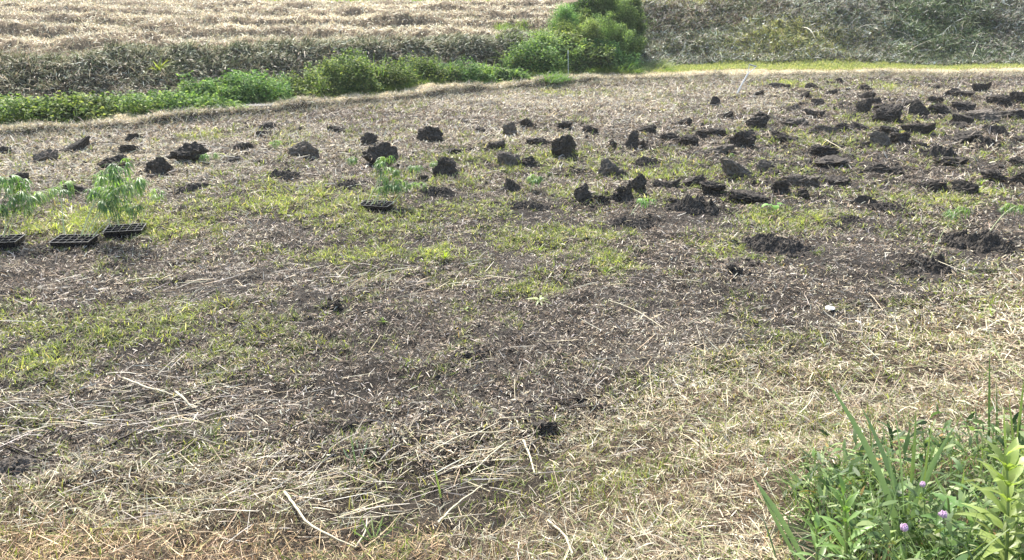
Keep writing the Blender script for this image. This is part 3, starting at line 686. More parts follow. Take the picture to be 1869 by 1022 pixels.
    nc = {'heap': 200, 'lump': 46, 'flat': 34}.get(kind, 26)
    cv, cf, _ = crumbs(nc, w * (1 if kind == 'heap' else .85), dpt * (1 if kind == 'heap' else .95), seed, .006, .017 if kind == 'heap' else .016)
    for a, f in zip(cv, cf):
        if kind == 'heap':
            q = (a.mean(0)[0] / (w*.46))**2 + (a.mean(0)[1] / (dpt*.48))**2
            a = a + [0, 0, max(-.01, h * 1.2 * (math.exp(-q * 1.6) - .3))]
        Vs.append(a); Fs.append(f + k)
    return np.concatenate(Vs), np.concatenate(Fs)

SPOTS = []
for i, (X, Y, wd, ht, kind, flip, pale, lab) in enumerate(CL):
    p = px(X, Y - 1); s = scale_at(p); W_, H_ = wd * s * (1.0 if kind in ('flat', 'trough') else 1.1), ht * s * 1.1
    V, Fc = clod_mesh(kind, W_, H_, 100 + i * 7, flip)
    o = mesh_obj('soil_clod', V, Fc, M_clod_pale if pale else M_clod, smooth=False)
    o.location = (p[0], p[1] + W_ * .2, p[2] - .01); o.rotation_euler = (0, 0, -math.atan2(p[0], p[1]) + random.uniform(-.25, .25))
    tag(o, lab, 'soil clod', 'soil clods turned up in the field'); SPOTS.append((p[0], p[1], W_))
for i, (X, Y, wd, ht, lab) in enumerate(HP):
    p = px(X, Y - ht * .5); s = scale_at(p); W_, H_ = wd * s, ht * s * (.3 if X < 100 else .55)
    V, Fc = clod_mesh('heap', W_, H_, 1500 + i * 7)
    o = mesh_obj('soil_heap', V, Fc, M_clod_pale if X < 100 else M_clod, smooth=False)
    o.location = (p[0], p[1], p[2] - .006); o.rotation_euler = (0, 0, -math.atan2(p[0], p[1]) + random.uniform(-.15, .15))
    tag(o, lab, 'soil heap', 'crumbled soil heaps around planting holes')

# crumbs of soil strewn round the clods, and dead stems lying on the clods
cb_ = Batch(); V1, F1 = ico(1)
cxs, cys, cw_ = np.array([[a[0] for a in SPOTS], [a[1] for a in SPOTS], [a[2] for a in SPOTS]])
n = 11000; q_ = rng.integers(0, len(cxs), n); x = cxs[q_] + rng.normal(0, 1, n) * (cw_[q_] * .9 + .08); y = cys[q_] + rng.normal(0, 1, n) * (cw_[q_] * .7 + .06)
xb, yb = polar(30000, 4, 21, -.3); m = U(0, 1, len(xb)) < bare_f(xb, yb) * .5; x = np.concatenate([x, xb[m]]); y = np.concatenate([y, yb[m]]); m = (y < Edge(x)) & (y > Toe(x)); x, y = keep(m, x, y); n = len(x)
sz_ = (.006 + .024 * U(0, 1, n)**3)[:, None] * U(.6, 1.3, (n, 3)) * np.clip(dist(x, y) / 10, .8, 1.5)[:, None]; P_ = P3(x, y, .0)
V = V1[None] * (1 + .35 * rng.normal(0, 1, (n, len(V1), 1)).clip(-1, 1)) * sz_[:, None, :] + P_[:, None, :]
Fq = (F1[None] + (np.arange(n) * len(V1))[:, None, None]).reshape(-1, 3)
tag(mesh_obj('soil_crumbs', V.reshape(-1, 3), Fq, M_clod), 'black crumbs of soil scattered between the clods', 'soil crumbs', kind='stuff')
b = Batch(); tops_ = []
for o in [o for o in C.objects if o.name.startswith(('soil_clod', 'soil_heap'))]:
    me = o.data; co_ = np.empty(len(me.vertices) * 3); me.vertices.foreach_get('co', co_); co_ = co_.reshape(-1, 3); zz = o.rotation_euler[2]
    i_ = rng.integers(0, len(co_), 26 if 'heap' in o.name else 9); p_ = co_[i_]; p_ = p_[p_[:, 2] > np.percentile(co_[:, 2], 45)]
    tops_.append(np.stack([p_[:, 0] * math.cos(zz) - p_[:, 1] * math.sin(zz) + o.location.x, p_[:, 0] * math.sin(zz) + p_[:, 1] * math.cos(zz) + o.location.y, p_[:, 2] + o.location.z + .004], 1))
P_ = np.concatenate(tops_); n = len(P_)
b.rib(P_, U(0, 6.28, n), U(-.2, .6, n), U(.03, .12, n), U(.004, .009, n) * np.clip(dist(P_[:, 0], P_[:, 1]) / 9, 1, 2), U(0, 1.2, n), pal(n, BROWN + STRAW, None), segs=3, tip=.4)
tag(b.build('loose_stems', M_straw), 'dead stems lying over the turned clods', 'plant litter', kind='stuff')

# ------------------------------------------------------------------ tubes and leaves for plants
def tube(pts, r0, r1, sides=6, up=None):
    P = np.array(pts, float); n = len(P)
    T = np.gradient(P, axis=0); T /= np.linalg.norm(T, axis=1)[:, None] + 1e-9
    A = np.cross(T, [0.13, .2, .97]); A /= np.linalg.norm(A, axis=1)[:, None] + 1e-9; B = np.cross(T, A)
    rr = np.linspace(r0, r1, n)[:, None, None]; th = np.arange(sides) / sides * 2 * np.pi
    V = P[:, None, :] + rr * (A[:, None, :] * np.cos(th)[None, :, None] + B[:, None, :] * np.sin(th)[None, :, None])
    V = V.reshape(-1, 3); Fs = []
    for i in range(n - 1):
        for k in range(sides):
            a = i * sides + k; b_ = i * sides + (k + 1) % sides
            Fs.append([a, b_, b_ + sides, a + sides])
    return V, np.array(Fs)
def bez(a, b, c, n=8):
    t = np.linspace(0, 1, n)[:, None]; a, b, c = map(np.array, (a, b, c))
    return (1-t)**2 * a + 2*(1-t)*t*b + t*t*c
def leaf(p, d, up, L, W, droop=.5, fold=.25, segs=6, prof=((0, .05), (.25, .8), (.45, 1), (.75, .62), (1, .02)), wave=0):
    """lanceolate leaf with a folded midrib, three verts across"""
    p = np.array(p, float); d = np.array(d, float); d /= np.linalg.norm(d); up = np.array(up, float)
    side = np.cross(d, up); side /= np.linalg.norm(side) + 1e-9; up = np.cross(side, d)
    t = np.linspace(0, 1, segs + 1); wv = np.interp(t, [a for a, _ in prof], [b_ for _, b_ in prof]) * W * .5
    V = []
    for k, tt in enumerate(t):
        ang = droop * tt
        c = p + d * (L * (math.sin(ang) / droop if abs(droop) > 1e-3 else tt)) - up * (L * ((1 - math.cos(ang)) / droop if abs(droop) > 1e-3 else 0))
        un = up * math.cos(ang) + d * math.sin(ang)
        o1 = un * (fold * wv[k] + wave * wv[k] * math.sin(k * 2.1)); o2 = un * (fold * wv[k] - wave * wv[k] * math.sin(k * 2.1))
        V += [c - side * wv[k] + o1, c, c + side * wv[k] + o2]
    Fc = []
    for k in range(segs):
        a = k * 3; Fc += [[a, a+1, a+4, a+3], [a+1, a+2, a+5, a+4]]
    return np.array(V), np.array(Fc)
def addq(bt, VF, col, var=.0):
    V, Fc = VF; c = np.array(col) * (1 + random.uniform(-var, var)); bt.add(V, Fc, np.tile(c, (len(V), 1)))

# ------------------------------------------------------------------ seedling trays and their leggy seedlings
def tray(X, Y, rz, lab, L=.40, Wd=.27):
    p = px(X, Y); T = thing('seedling_tray', (p[0], p[1] + Wd * .4, p[2] + .012), lab, 'seedling tray', 'black seedling trays on the grass', rz)
    hh = .060; b = Batch(); nx_, ny_ = 5, 3; g = .006; cw, cd = (L - .014) / nx_, (Wd - .014) / ny_
    def box(bt, x0, x1, y0, y1, z0, z1, ins=0):
        V = np.array([(x0+ins, y0+ins, z0), (x1-ins, y0+ins, z0), (x1-ins, y1-ins, z0), (x0+ins, y1-ins, z0), (x0, y0, z1), (x1, y0, z1), (x1, y1, z1), (x0, y1, z1)])
        bt.add(V, np.array([(0, 3, 2, 1), (4, 5, 6, 7), (0, 1, 5, 4), (1, 2, 6, 5), (2, 3, 7, 6), (3, 0, 4, 7)]), np.tile((.02, .02, .02), (8, 1)))
    soilb = Batch()
    for i in range(nx_):
        for j in range(ny_):
            x0, y0 = -L/2 + .007 + i * cw, -Wd/2 + .007 + j * cd; x1, y1 = x0 + cw, y0 + cd; s = .011; z1, z0 = hh - .002, 0
            top = [(x0+.002, y0+.002), (x1-.002, y0+.002), (x1-.002, y1-.002), (x0+.002, y1-.002)]; bot = [(x0+s, y0+s), (x1-s, y0+s), (x1-s, y1-s), (x0+s, y1-s)]
            V = np.array([(*q_, z1) for q_ in top] + [(*q_, z0) for q_ in bot])
            b.add(V, np.array([(0, 4, 5, 1), (1, 5, 6, 2), (2, 6, 7, 3), (3, 7, 4, 0), (4, 7, 6, 5)]), np.tile((.02,)*3, (8, 1)))
            f = .75; sq = [(lerp(a[0], c_[0], .22), lerp(a[1], c_[1], .22), hh * f + random.uniform(-.004, .003)) for a, c_ in zip(top, bot)]
            soilb.add(np.array(sq), np.array([(0, 1, 2, 3)]), np.tile((.03,)*3, (4, 1)))
    b.build('cells', M_plastic, T, smooth=False); soilb.build('potting_soil', M_clod, T, smooth=False)
    r_ = Batch()
    for i in range(nx_ + 1):
        xc = -L/2 + .007 + i * cw; wdt = .005 if i in (0, nx_) else .0022; box(r_, xc - wdt, xc + wdt, -Wd/2 - .002, Wd/2 + .002, hh - .002, hh + .0022)
    for j in range(ny_ + 1):
        yc = -Wd/2 + .007 + j * cd; wdt = .005 if j in (0, ny_) else .0022; box(r_, -L/2 - .003, L/2 + .003, yc - wdt, yc + wdt, hh - .001, hh + .0028)
    r_.build('rim', M_plastic, T, smooth=False)
    return T, p, hh
GL = [(.14, .24, .09), (.19, .30, .11), (.10, .18, .07), (.23, .34, .12), (.27, .36, .18)]
def seedling(base, tip, lab, nleaf=7, size=.11, group=None, sag=.06, green=None, arch=.5, thick=.0062):
    """thin pale stem leaning over, leaves of drooping narrow leaflets at the end"""
    base = np.array(base, float); tip = np.array(tip, float); T = thing('leggy_seedling', tuple(base), lab, 'seedling', group); size *= 1.05; nleaf = int(nleaf * 1.5)
    v = tip - base; pts = bez((0, 0, 0), v * .5 + np.array([-v[0] * .04, 0, sag + v[2] * .08]), v, 9)
    s = Batch(); addq(s, tube(pts, thick, thick * .6, 6), (.74, .78, .46), .1); s.build('stem', M_stem, T)
    for k in range(nleaf):
        t = 1 - .26 * (k / nleaf)**1.2; q_ = pts[min(8, int(round(t * 8)))]
        a = random.uniform(0, 6.28) if k else math.atan2(v[1], v[0]); d = np.array([math.cos(a), math.sin(a), random.uniform(.1, .7)])
        pe = size * random.uniform(.45, .9); e1 = q_ + d * pe * .5 + np.array([0, 0, pe * .18]); e2 = q_ + d * pe * .95 - np.array([0, 0, pe * .25 * arch])
        lb = Batch(); c = GL[random.randrange(5)] if green is None else green
        addq(lb, tube(bez(q_, e1, e2, 5), .0016, .001, 4), (.32, .42, .16))
        for m_ in range(11):
            b_ = a + (m_ - 5) * .32 + random.uniform(-.15, .15); dd = np.array([math.cos(b_), math.sin(b_), random.uniform(-.75, .15)])
            addq(lb, leaf(e2, dd, (0, 0, 1), size * random.uniform(.7, 1.4), size * .10, random.uniform(.8, 1.8), .3, 5), c, .35)
        lb.build('leaf', M_leaf, T)
    return T
TRG = 'leggy seedlings growing in the trays'
def tray_seedlings(T, p, hh, specs):
    for (X, Y, X2, Y2, dy, n, sz, lab) in specs:
        a = px(X, Y + 6); a = (a[0], a[1] + .05, a[2] + hh * .85)
        s = scale_at(a); tip = (a[0] + (X2 - X) * s, a[1] + dy, a[2] + (Y - Y2) * s * 1.05)
        seedling(a, tip, lab, n, sz, TRG)
t1 = tray(-8, 455, R(8), 'black seedling tray cut off by the left edge')
tray_seedlings(*t1, [(5,437,30,362,.1,7,.12,'seedling in the edge tray reaching highest of its leaves'),(12,437,58,372,.05,8,.13,'seedling in the edge tray leaning furthest right, its stem clear against the leaves'),
 (-8,437,12,352,.12,7,.12,'seedling in the edge tray with leaves above the left rim of the photo'),(2,440,40,395,0,6,.11,'shortest seedling in the edge tray, leaves hanging low in the middle'),(-12,440,-2,392,0,6,.11,'seedling in the edge tray hanging half outside the photo')])
t2 = tray(128, 455, R(3), 'black seedling tray with white rimmed cells, middle one of the left group')
tray_seedlings(*t2, [(145,436,212,330,.2,9,.13,'tallest seedling of the left group, its tip bent over to the right'),(152,436,230,355,.15,9,.13,'seedling from the middle tray with bright leaves right under the tallest tip'),
 (160,438,205,382,.1,9,.12,'seedling from the middle tray with a bare pale stem and leaves low in the clump'),(148,436,182,372,.2,8,.12,'seedling from the middle tray with leaves at the left of the clump'),
 (165,440,238,392,.05,6,.10,'lowest leaning seedling of the middle tray, its leaves hanging over the rear tray'),(115,432,103,366,.25,8,.11,'seedling from the middle tray standing apart to the left with a round leaf tuft')])
t3 = tray(222, 433, R(12), 'black seedling tray behind the middle one, right of the left group')
tray_seedlings(*t3, [(256,416,284,366,.05,5,.075,'single seedling at the right end of the rear tray, bent like a hook'),(215,418,195,345,.15,8,.12,'seedling from the rear tray with leaves in the middle of the tall clump'),
 (235,416,240,352,.15,6,.11,'seedling from the rear tray behind the hooked one, leaves at the right of the clump'),(200,420,175,370,.2,7,.11,'seedling from the rear tray leaning left into the clump')])
t4 = tray(685, 387, R(-14), 'black seedling tray standing alone in the middle left of the field', .38, .25)
tray_seedlings(*t4, [(668,376,712,322,.1,7,.10,'left stem of the lone tray, its tip under the big black dome'),(676,378,722,345,.08,7,.11,'seedling of the lone tray with the brightest leaf fan'),(688,376,703,305,.2,7,.10,'tallest seedling of the lone tray'),
 (700,375,718,340,.1,6,.09,'upright thin seedling at the right of the lone tray'),(716,376,762,342,.02,5,.085,'seedling of the lone tray leaning far to the right'),(683,376,700,352,.05,5,.09,'shortest seedling of the lone tray')])
PG = 'seedlings planted out in the field'
def planted(X, Y, X2, Y2, n, sz, lab, dy=0, **k):
    a = px(X, Y); s = scale_at(a); return seedling(a, (a[0] + (X2 - X) * s, a[1] + dy, a[2] + (Y - Y2) * s * 1.06), lab, n, sz, PG, **k)
planted(1696, 476, 1732, 396, 6, .085, 'tallest planted seedling, bent like a hook over black soil at right', sag=.16, thick=.0038)
planted(1804, 428, 1836, 386, 6, .08, 'planted seedling near the right edge with a bent light green top', sag=.08)
planted(1152, 392, 1176, 366, 5, .085, 'bent seedling with a pale shining leaf in front of the crumbly pile', sag=.06, green=(.2, .36, .1))
planted(968, 350, 975, 326, 7, .085, 'planted seedling with fine drooping leaves between two low mounds', sag=.03)
planted(376, 302, 384, 288, 4, .10, 'small planted seedling at the foot of the broad dome clod', sag=.03)
planted(498, 274, 502, 261, 4, .09, 'small planted seedling left of the grey rounded slab', sag=.03)
planted(640, 304, 643, 290, 4, .09, 'small wilted seedling at the left foot of the biggest dome', sag=.02)
planted(790, 314, 794, 298, 6, .08, 'small light green seedling left of the crumbly peaked clod', sag=.02)
planted(758, 330, 760, 306, 5, .09, 'faint seedling between the lone tray and the crumbly peaked clod', sag=.03)
planted(1330, 292, 1332, 284, 3, .05, 'tiny seedling in front of the grey topped tilted clod', sag=.01)

def rosette(X, Y, n, L, W, lab, el=(.2, .9), cols=((.25, .34, .07),), name='weed', cat='weed', droop=(.3, 1.0), rise=0, prof=None):
    p = px(X, Y); T = thing(name, p, lab, cat)
    for k in range(n):
        a = 6.28 * k / n + random.uniform(-.3, .3); e_ = random.uniform(*el); b = Batch()
        d = np.array([math.cos(a) * math.cos(e_), math.sin(a) * math.cos(e_), math.sin(e_)])
        kw = {} if prof is None else {'prof': prof}
        if rise: addq(b, tube(bez((0, 0, 0), d * rise * .6 + np.array([0, 0, rise * .3]), d * rise, 5), .002, .0015, 4), (.3, .42, .15))
        addq(b, leaf(d * rise, d if not rise else np.array([d[0], d[1], .1]), (0, 0, 1), L * random.uniform(.7, 1.1), W, random.uniform(*droop), .2, 6, **kw), cols[k % len(cols)], .2)
        b.build('leaf', M_leaf, T)
    return T
ROUND = ((0, .35), (.15, .85), (.4, 1), (.75, .85), (.92, .5), (1, .1))
rosette(1411, 388, 4, .085, .085, 'plant with big round bright green leaves right of centre', (.5, 1.1), ((.17, .34, .06),), 'round_leaf_plant', 'plant', (.6, 1.2), .1, ROUND)
rosette(985, 548, 9, .13, .022, 'flat rosette of pale green leaves in the middle of the near field', (.1, .5), ((.30, .36, .14), (.4, .44, .22)))
rosette(55, 550, 8, .07, .02, 'small bright yellow-green weed at the far left of the near field', (.4, 1.2), ((.36, .44, .06),))
rosette(1105, 500, 12, .12, .012, 'spreading tuft of green blades right of the flat rosette', (.4, 1.3), ((.24, .33, .06),))
rosette(985, 460, 12, .11, .011, 'bright tuft of grass in the centre of the field below the crumbled heap', (.5, 1.3), ((.30, .38, .06),))
rosette(812, 474, 14, .12, .011, 'brightest yellow tuft of grass left of the centre', (.6, 1.4), ((.36, .44, .05),))
rosette(1390, 292, 6, .06, .018, 'small weed left of the flat black clod', (.3, 1.2), ((.28, .36, .08),))
rosette(1420, 258, 8, .09, .016, 'bright weed in front of the dark layered clod', (.4, 1.3), ((.27, .37, .07),))
rosette(1515, 347, 7, .07, .018, 'small bright weed in front of the long low black clod', (.4, 1.2), ((.32, .40, .08),))
rosette(1790, 340, 10, .14, .012, 'bright upright grass tuft near the right edge beside black clods', (.8, 1.4), ((.30, .40, .07),))
rosette(200, 390, 8, .07, .02, 'bright weed between the left trays', (.5, 1.3), ((.30, .40, .05),))
rosette(700, 590, 7, .06, .014, 'small green sprout in the near field left of the rosette', (.4, 1.2), ((.24, .34, .07),))
rosette(850, 568, 6, .06, .014, 'tiny green sprout just left below the flat rosette', (.4, 1.2), ((.24, .34, .07),))

# ------------------------------------------------------------------ spade stuck in the field
def spade():
    p = px(1344, 172); s = scale_at(p); T = thing('spade', p, 'metal spade with a white grip stuck upright in the soil near the far path', 'spade')
    k = s; top = np.array([18 * k, -.05, 40 * k * 1.03]); kink = np.array([15.5 * k, -.04, 34 * k * 1.03])
    b = Batch(); addq(b, tube([(-.01, 0, -.06), kink * .35, kink * .7, kink], .021, .019, 10), (.6,)*3); b.build('shaft', M_metal, T)
    gl, gr = np.array([16 * k, -.05, 50 * k]), np.array([28 * k, -.05, 46.5 * k])
    b = Batch(); addq(b, tube([gl + (gr - gl) * t for t in (-.03, 0, .5, 1, 1.03)], .017, .017, 10), (.6,)*3); b.build('grip', M_handle, T)
    b = Batch(); addq(b, tube([kink, kink + (gr - kink) * .35 + np.array([.015, 0, -.0]), gr], .011, .009, 8), (.6,)*3)
    addq(b, tube([kink, kink + (gl - kink) * .4, gl], .010, .008, 8), (.6,)*3); b.build('yoke', M_metal, T)
    V = np.array([(-.1, -.004, -.08), (.09, -.004, -.06), (.06, -.02, -.30), (-.02, -.02, -.34), (-.12, -.004, -.28), (-.1, .004, -.08), (.09, .004, -.06), (.06, -.012, -.30), (-.02, -.012, -.34), (-.12, .004, -.28)])
    b = Batch(); b.add(V, np.array([(0, 4, 3, 3), (0, 3, 2, 1), (5, 6, 7, 8), (5, 8, 9, 9), (0, 1, 6, 5), (1, 2, 7, 6), (2, 3, 8, 7), (3, 4, 9, 8), (4, 0, 5, 9)])[[1, 2, 4, 5, 6, 7, 8]], np.tile((.5,)*3, (10, 1)))
    b.build('blade', M_metal, T)
spade()

# ------------------------------------------------------------------ shrubs along the ditch
def shrub(X, Yb, Yt, wd, lab, leafL=.07, upright=False, dist_add=.9, n=None, cols=None, name='shrub', cat='shrub', dz=.8):
    """X, base and top rows and width as seen in the photograph; dist_add pushes it back from the levee edge"""
    x = 0.0
    vb = (511 - Yb) / F; db = math.cos(PITCH) + vb * math.sin(PITCH)
    for _ in range(12):
        y = float(Edge(x)) + .35 + dist_add; x = (X - 934.5) / F * y / db
    z = float(land(x, y))
    s = math.hypot(x, y) / F
    # height so that the crown tops out on row Yt
    v = (511 - Yt) / F; dy_ = math.cos(PITCH) + v * math.sin(PITCH); dzz = -math.sin(PITCH) + v * math.cos(PITCH)
    h = max(.3, (H + dzz / dy_ * y - z)) * 1.1; W_ = wd * s * 1.3
    T = thing(name, (x, y, z - .02), lab, cat, 'shrubs in the ditch behind the field')
    rs = np.random.default_rng(int(X * 13 + Yt))
    dpt = max(.5, min(W_, 1.4) * dz); nb = max(3, int(W_ / .35)); b = Batch()
    tops = []
    for k in range(nb * (7 if upright else 3)):
        bx = (rs.random() - .5) * W_ * .8; by = (rs.random() - .5) * dpt * .7; hh = h * (1 - .55 * (bx / (W_ * .5))**2 * .8) * rs.uniform(.6, 1.0)
        tx = bx + rs.normal(0, .08); ty = by + rs.normal(0, .08)
        addq(b, tube(bez((bx * .5, by * .5, -.05), (bx * .8, by * .8, hh * .5), (tx, ty, hh * .93), 6), .012, .004, 5), (.10, .13, .05)); tops.append((tx, ty, hh))
    b.build('stems', M_stem, T)
    n = n or int(7500 * W_ * max(h, .4) / .6)
    tone = rs.uniform(.8, 1.3); yl = rs.uniform(.85, 1.25); leafL = leafL * rs.uniform(.7, 1.1)
    cols = cols or [(.08, .15, .05), (.13, .22, .075), (.19, .29, .10), (.06, .12, .04), (.29, .38, .14)]
    # leaf clumps through the crown volume
    q_ = rs.normal(0, 1, (n, 3)); q_ /= np.linalg.norm(q_, axis=1)[:, None]; rad = rs.random(n)**.45
    if upright:
        ci = rs.integers(0, len(tops), n); tp = np.array(tops)[ci]
        hz = rs.random(n)**.75; P = np.stack([tp[:, 0] * (.55 + .45 * hz) + rs.normal(0, .075, n), tp[:, 1] * (.55 + .45 * hz) + rs.normal(0, .075, n), hz * tp[:, 2]], 1)
    else:
        P = q_ * rad[:, None] * [W_ * .5, dpt * .5, h * .55]; P[:, 2] = np.abs(P[:, 2]) * 1.75
        lump = 1 + .85 * fbm(P[:, 0] * 3.1 + X, P[:, 1] * 3.1, P[:, 2] * 3.1, s=int(X)); P *= lump[:, None]
        P[:, 2] *= 1 + .16 * noise(P[:, 0] * 4 + X, P[:, 1] * 4, s=4)
        hole = fbm(P[:, 0] * 5 + X, P[:, 1] * 5, P[:, 2] * 5, s=9) > -.34; P = P[hole]
    P = P[P[:, 2] < h * 1.1]; m_ = len(P)
    az = rs.uniform(0, 6.28, m_); outw = np.arctan2(P[:, 1], P[:, 0]); az = np.where(rs.random(m_) < .6, outw + rs.normal(0, .7, m_), az)
    clump = fbm(P[:, 0] * 3 + X * .3, P[:, 1] * 3, P[:, 2] * 3, s=77)
    ci = rs.choice(len(cols), m_); c = np.array(cols)[ci] * [tone * yl, tone, tone] * (1 + .6 * clump)[:, None] * rs.uniform(.8, 1.2, (m_, 1))
    fb = Batch(); P = P + rs.normal(0, .03, P.shape); fb.rib(P, az, rs.uniform(-.5, .9, m_) + (.5 if upright else 0), rs.uniform(.7, 1.3, m_) * leafL, rs.uniform(.7, 1.2, m_) * leafL * (.33 if upright else .75), rs.uniform(0, 1.2, m_), np.clip(c, 0, 1), segs=2, tip=.15, mid=1, base_w=.25, roll=rs.normal(0, .6, m_))
    m_ = int(26 * W_ / .7); px_ = (rs.random(m_) - .5) * W_ * .9; P = np.stack([px_, (rs.random(m_) - .5) * dpt * .6, np.full(m_, h * .55)], 1)
    fb.rib(P, rs.uniform(0, 6.28, m_), rs.uniform(.6, 1.5, m_), rs.uniform(.2, .62, m_) * min(1, h), rs.uniform(.010, .022, m_), rs.uniform(.2, 1.4, m_), pal(m_, [(.2, .3, .09), (.28, .36, .13), (.14, .22, .06)]), segs=4, tip=.1)
    fb.build('foliage', M_bush, T)
    return T
SH = [(-10,222,186,140,'leafy shrub cut by the left edge',1.0),(75,215,184,140,'second shrub from the left edge, low and dense',1.0),(165,208,180,140,'low leafy shrub third from the left edge',1.0),
(255,202,174,140,'low leafy shrub left of the rounded taller one, behind the knobbly clod',1.0),(325,200,176,120,'flat topped shrub just in front of the rounded taller one',.7),(378,190,140,85,'rounded shrub standing higher than its neighbours at left',1.5),
(462,192,140,140,'broad shrub right of the rounded one, above the concrete slab',1.2),(540,186,136,120,'leafy shrub between the slab and the tall light topped shrub',1.2),(612,178,120,105,'shrub with light leaves left of the tall one',1.2),
(655,174,104,80,'tall light topped shrub in the middle of the hedge',1.3),(712,172,114,105,'shrub right next to the tall light topped one',1.2),(775,166,104,100,'bushy shrub with a high crown, left of the grassy gap',1.2),
(838,160,112,105,'low shrub sloping down to the grassy gap',1.0),(905,156,124,90,'lowest shrub in the grassy gap before the thicket',.8),(975,150,86,95,'dense dark shrub at the left foot of the thicket',1.3)]
for a in SH: shrub(a[0], a[1], a[2], a[3], a[4], dist_add=a[5])
TH = [(1000,143,72,100,'leafy weedy shrub at the left shoulder of the thicket',1.7),(965,145,108,80,'low bushy weeds sloping down to the left of the thicket',1.4),(1045,142,84,110,'dark spreading shrub low in the thicket behind the thin stake',1.4),(1052,136,34,95,'upright bright shrub in the middle of the thicket',2.2),
(1025,138,55,80,'upright weedy shrub between the left shoulder and the middle of the thicket',2.0),(1098,132,24,85,'upright feathery bright shrub in the thicket, right of centre',2.2),(1092,138,80,90,'light green shrub low in the thicket, right of the thin stake',1.5),
(1125,130,48,70,'rightmost upright shrub of the thicket',2.4),(1108,126,-24,80,'tallest shrub of the thicket, rising out of the top of the photo',3.2),
(1078,126,-12,70,'dark tall shrub at the back of the thicket, left of the tallest',3.6),(1135,126,-10,55,'dark shrub at the right back of the thicket',3.6),(1026,130,4,26,'thin tall shoot standing left of the thicket',3.0)]
UPC = [(.15, .23, .09), (.21, .30, .11), (.29, .38, .15), (.10, .16, .06)]
DKC = [(.075, .14, .055), (.11, .19, .07), (.06, .11, .045), (.17, .26, .10)]
for k, a in enumerate(TH): shrub(a[0], a[1], a[2], a[3], a[4], dist_add=a[5], upright=('low' not in a[4] and 'shoulder' not in a[4]), leafL=.085, cols=DKC if 'dark' in a[4] else UPC, n=None, dz=.9)
# grass tussock arching at the right foot of the thicket, and a cut tuft on the slope
def tussock(X, Y, n, L, W, lab, lean=0, cols=((.12, .22, .06), (.17, .28, .08)), el=(.5, 1.4), spread=.05, parts=None, group=None):
    p = px(X, Y); T = thing('grass_tussock', p, lab, 'grass tussock', group); r_ = random
    b = Batch(); m_ = n; az = rng.uniform(0, 6.28, m_); az = np.where(rng.random(m_) < .5, az, rng.normal(lean, .7, m_))
    P = np.stack([rng.normal(0, spread, m_), rng.normal(0, spread, m_), np.zeros(m_)], 1)
    b.rib(P, az, rng.uniform(*el, m_), rng.uniform(.5, 1, m_) * L, rng.uniform(.7, 1.2, m_) * W, rng.uniform(.6, 1.9, m_), pal(m_, cols), segs=6, tip=.05)
    b.build('blades', M_grass, T); return T
tussock(1130, 130, 900, .55, .014, 'arching grass tussock at the right foot of the thicket', -.3, spread=.22)
tussock(1195, 122, 500, .4, .013, 'flattened grass tussock right of the thicket foot', 0, spread=.22, cols=((.2, .26, .12), (.3, .33, .2)))
tussock(290, 135, 40, .55, .02, 'lone yellow-green grass tuft leaning on the left slope', .8, spread=.04, cols=((.36, .42, .1),), el=(.9, 1.4))
tussock(258, 200, 120, .45, .014, 'arching grass tuft between low shrubs at left', .3, spread=.06)
tussock(470, 185, 260, .45, .014, 'grass tussock beside the concrete slab', .1, spread=.2)
tussock(1010, 150, 420, .4, .014, 'bright grass tussock in front of the dark shrub left of the stake', .1, spread=.18)

# ------------------------------------------------------------------ small man-made things at the levee
p = px(468, 199); 
def bevel_box(name, dims, loc, rz, mat, lab, cat):
    import bmesh
    bm = bmesh.new(); bmesh.ops.create_cube(bm, size=1); bmesh.ops.scale(bm, vec=dims, verts=bm.verts)
    bmesh.ops.bevel(bm, geom=bm.edges[:], offset=min(dims) * .18, segments=2, affect='EDGES')
    for v in bm.verts: v.co += Vector((random.uniform(-1, 1), random.uniform(-1, 1), random.uniform(-1, 1))) * min(dims) * .04
    me = bpy.data.meshes.new(name); bm.to_mesh(me); bm.free(); me.materials.append(mat)
    o = bpy.data.objects.new(name, me); C.objects.link(o); o.location = loc; o.rotation_euler = (0, 0, rz); return tag(o, lab, cat)
bevel_box('concrete_slab', (.58, .28, .07), (p[0], p[1] + .1, p[2] + .03), R(8), M_concrete, 'flat grey concrete slab lying at the edge of the levee beside the shrubs', 'slab')
p = px(1037, 152)
T = thing('marker_stake', p, 'thin pale stake with a dull top standing before the thicket', 'stake')
b = Batch(); addq(b, tube([(0, 0, -.05), (-.005, 0, .25), (-.02, .01, .68)], .010, .009, 6), (.5,)*3); b.build('pole', M_paint, T)
b = Batch(); addq(b, tube([(-.02, .01, .66), (-.021, .01, .70), (-.022, .01, .74)], .018, .016, 6), (.6,)*3); b.build('cap', M_paint, T)
for X, Y, sz, lab in [(1515,566,.05,'small white scrap lying on the soil in the right foreground of the field'),(1566,590,.03,'tiny white scrap right below the larger one, by the straw edge'),(1182,118,.07,'white scrap among cut leaves right of the thicket')]:
    p = px(X, Y); V0, F0 = ICO1; V = rough(V0, int(X), .4, 1.5) * [sz, sz * .7, sz * .18]; o = mesh_obj('white_scrap', V, F0, M_paper, smooth=False); o.location = (p[0], p[1], p[2] + .015); o.rotation_euler = (.2, .1, X); tag(o, lab, 'scrap')

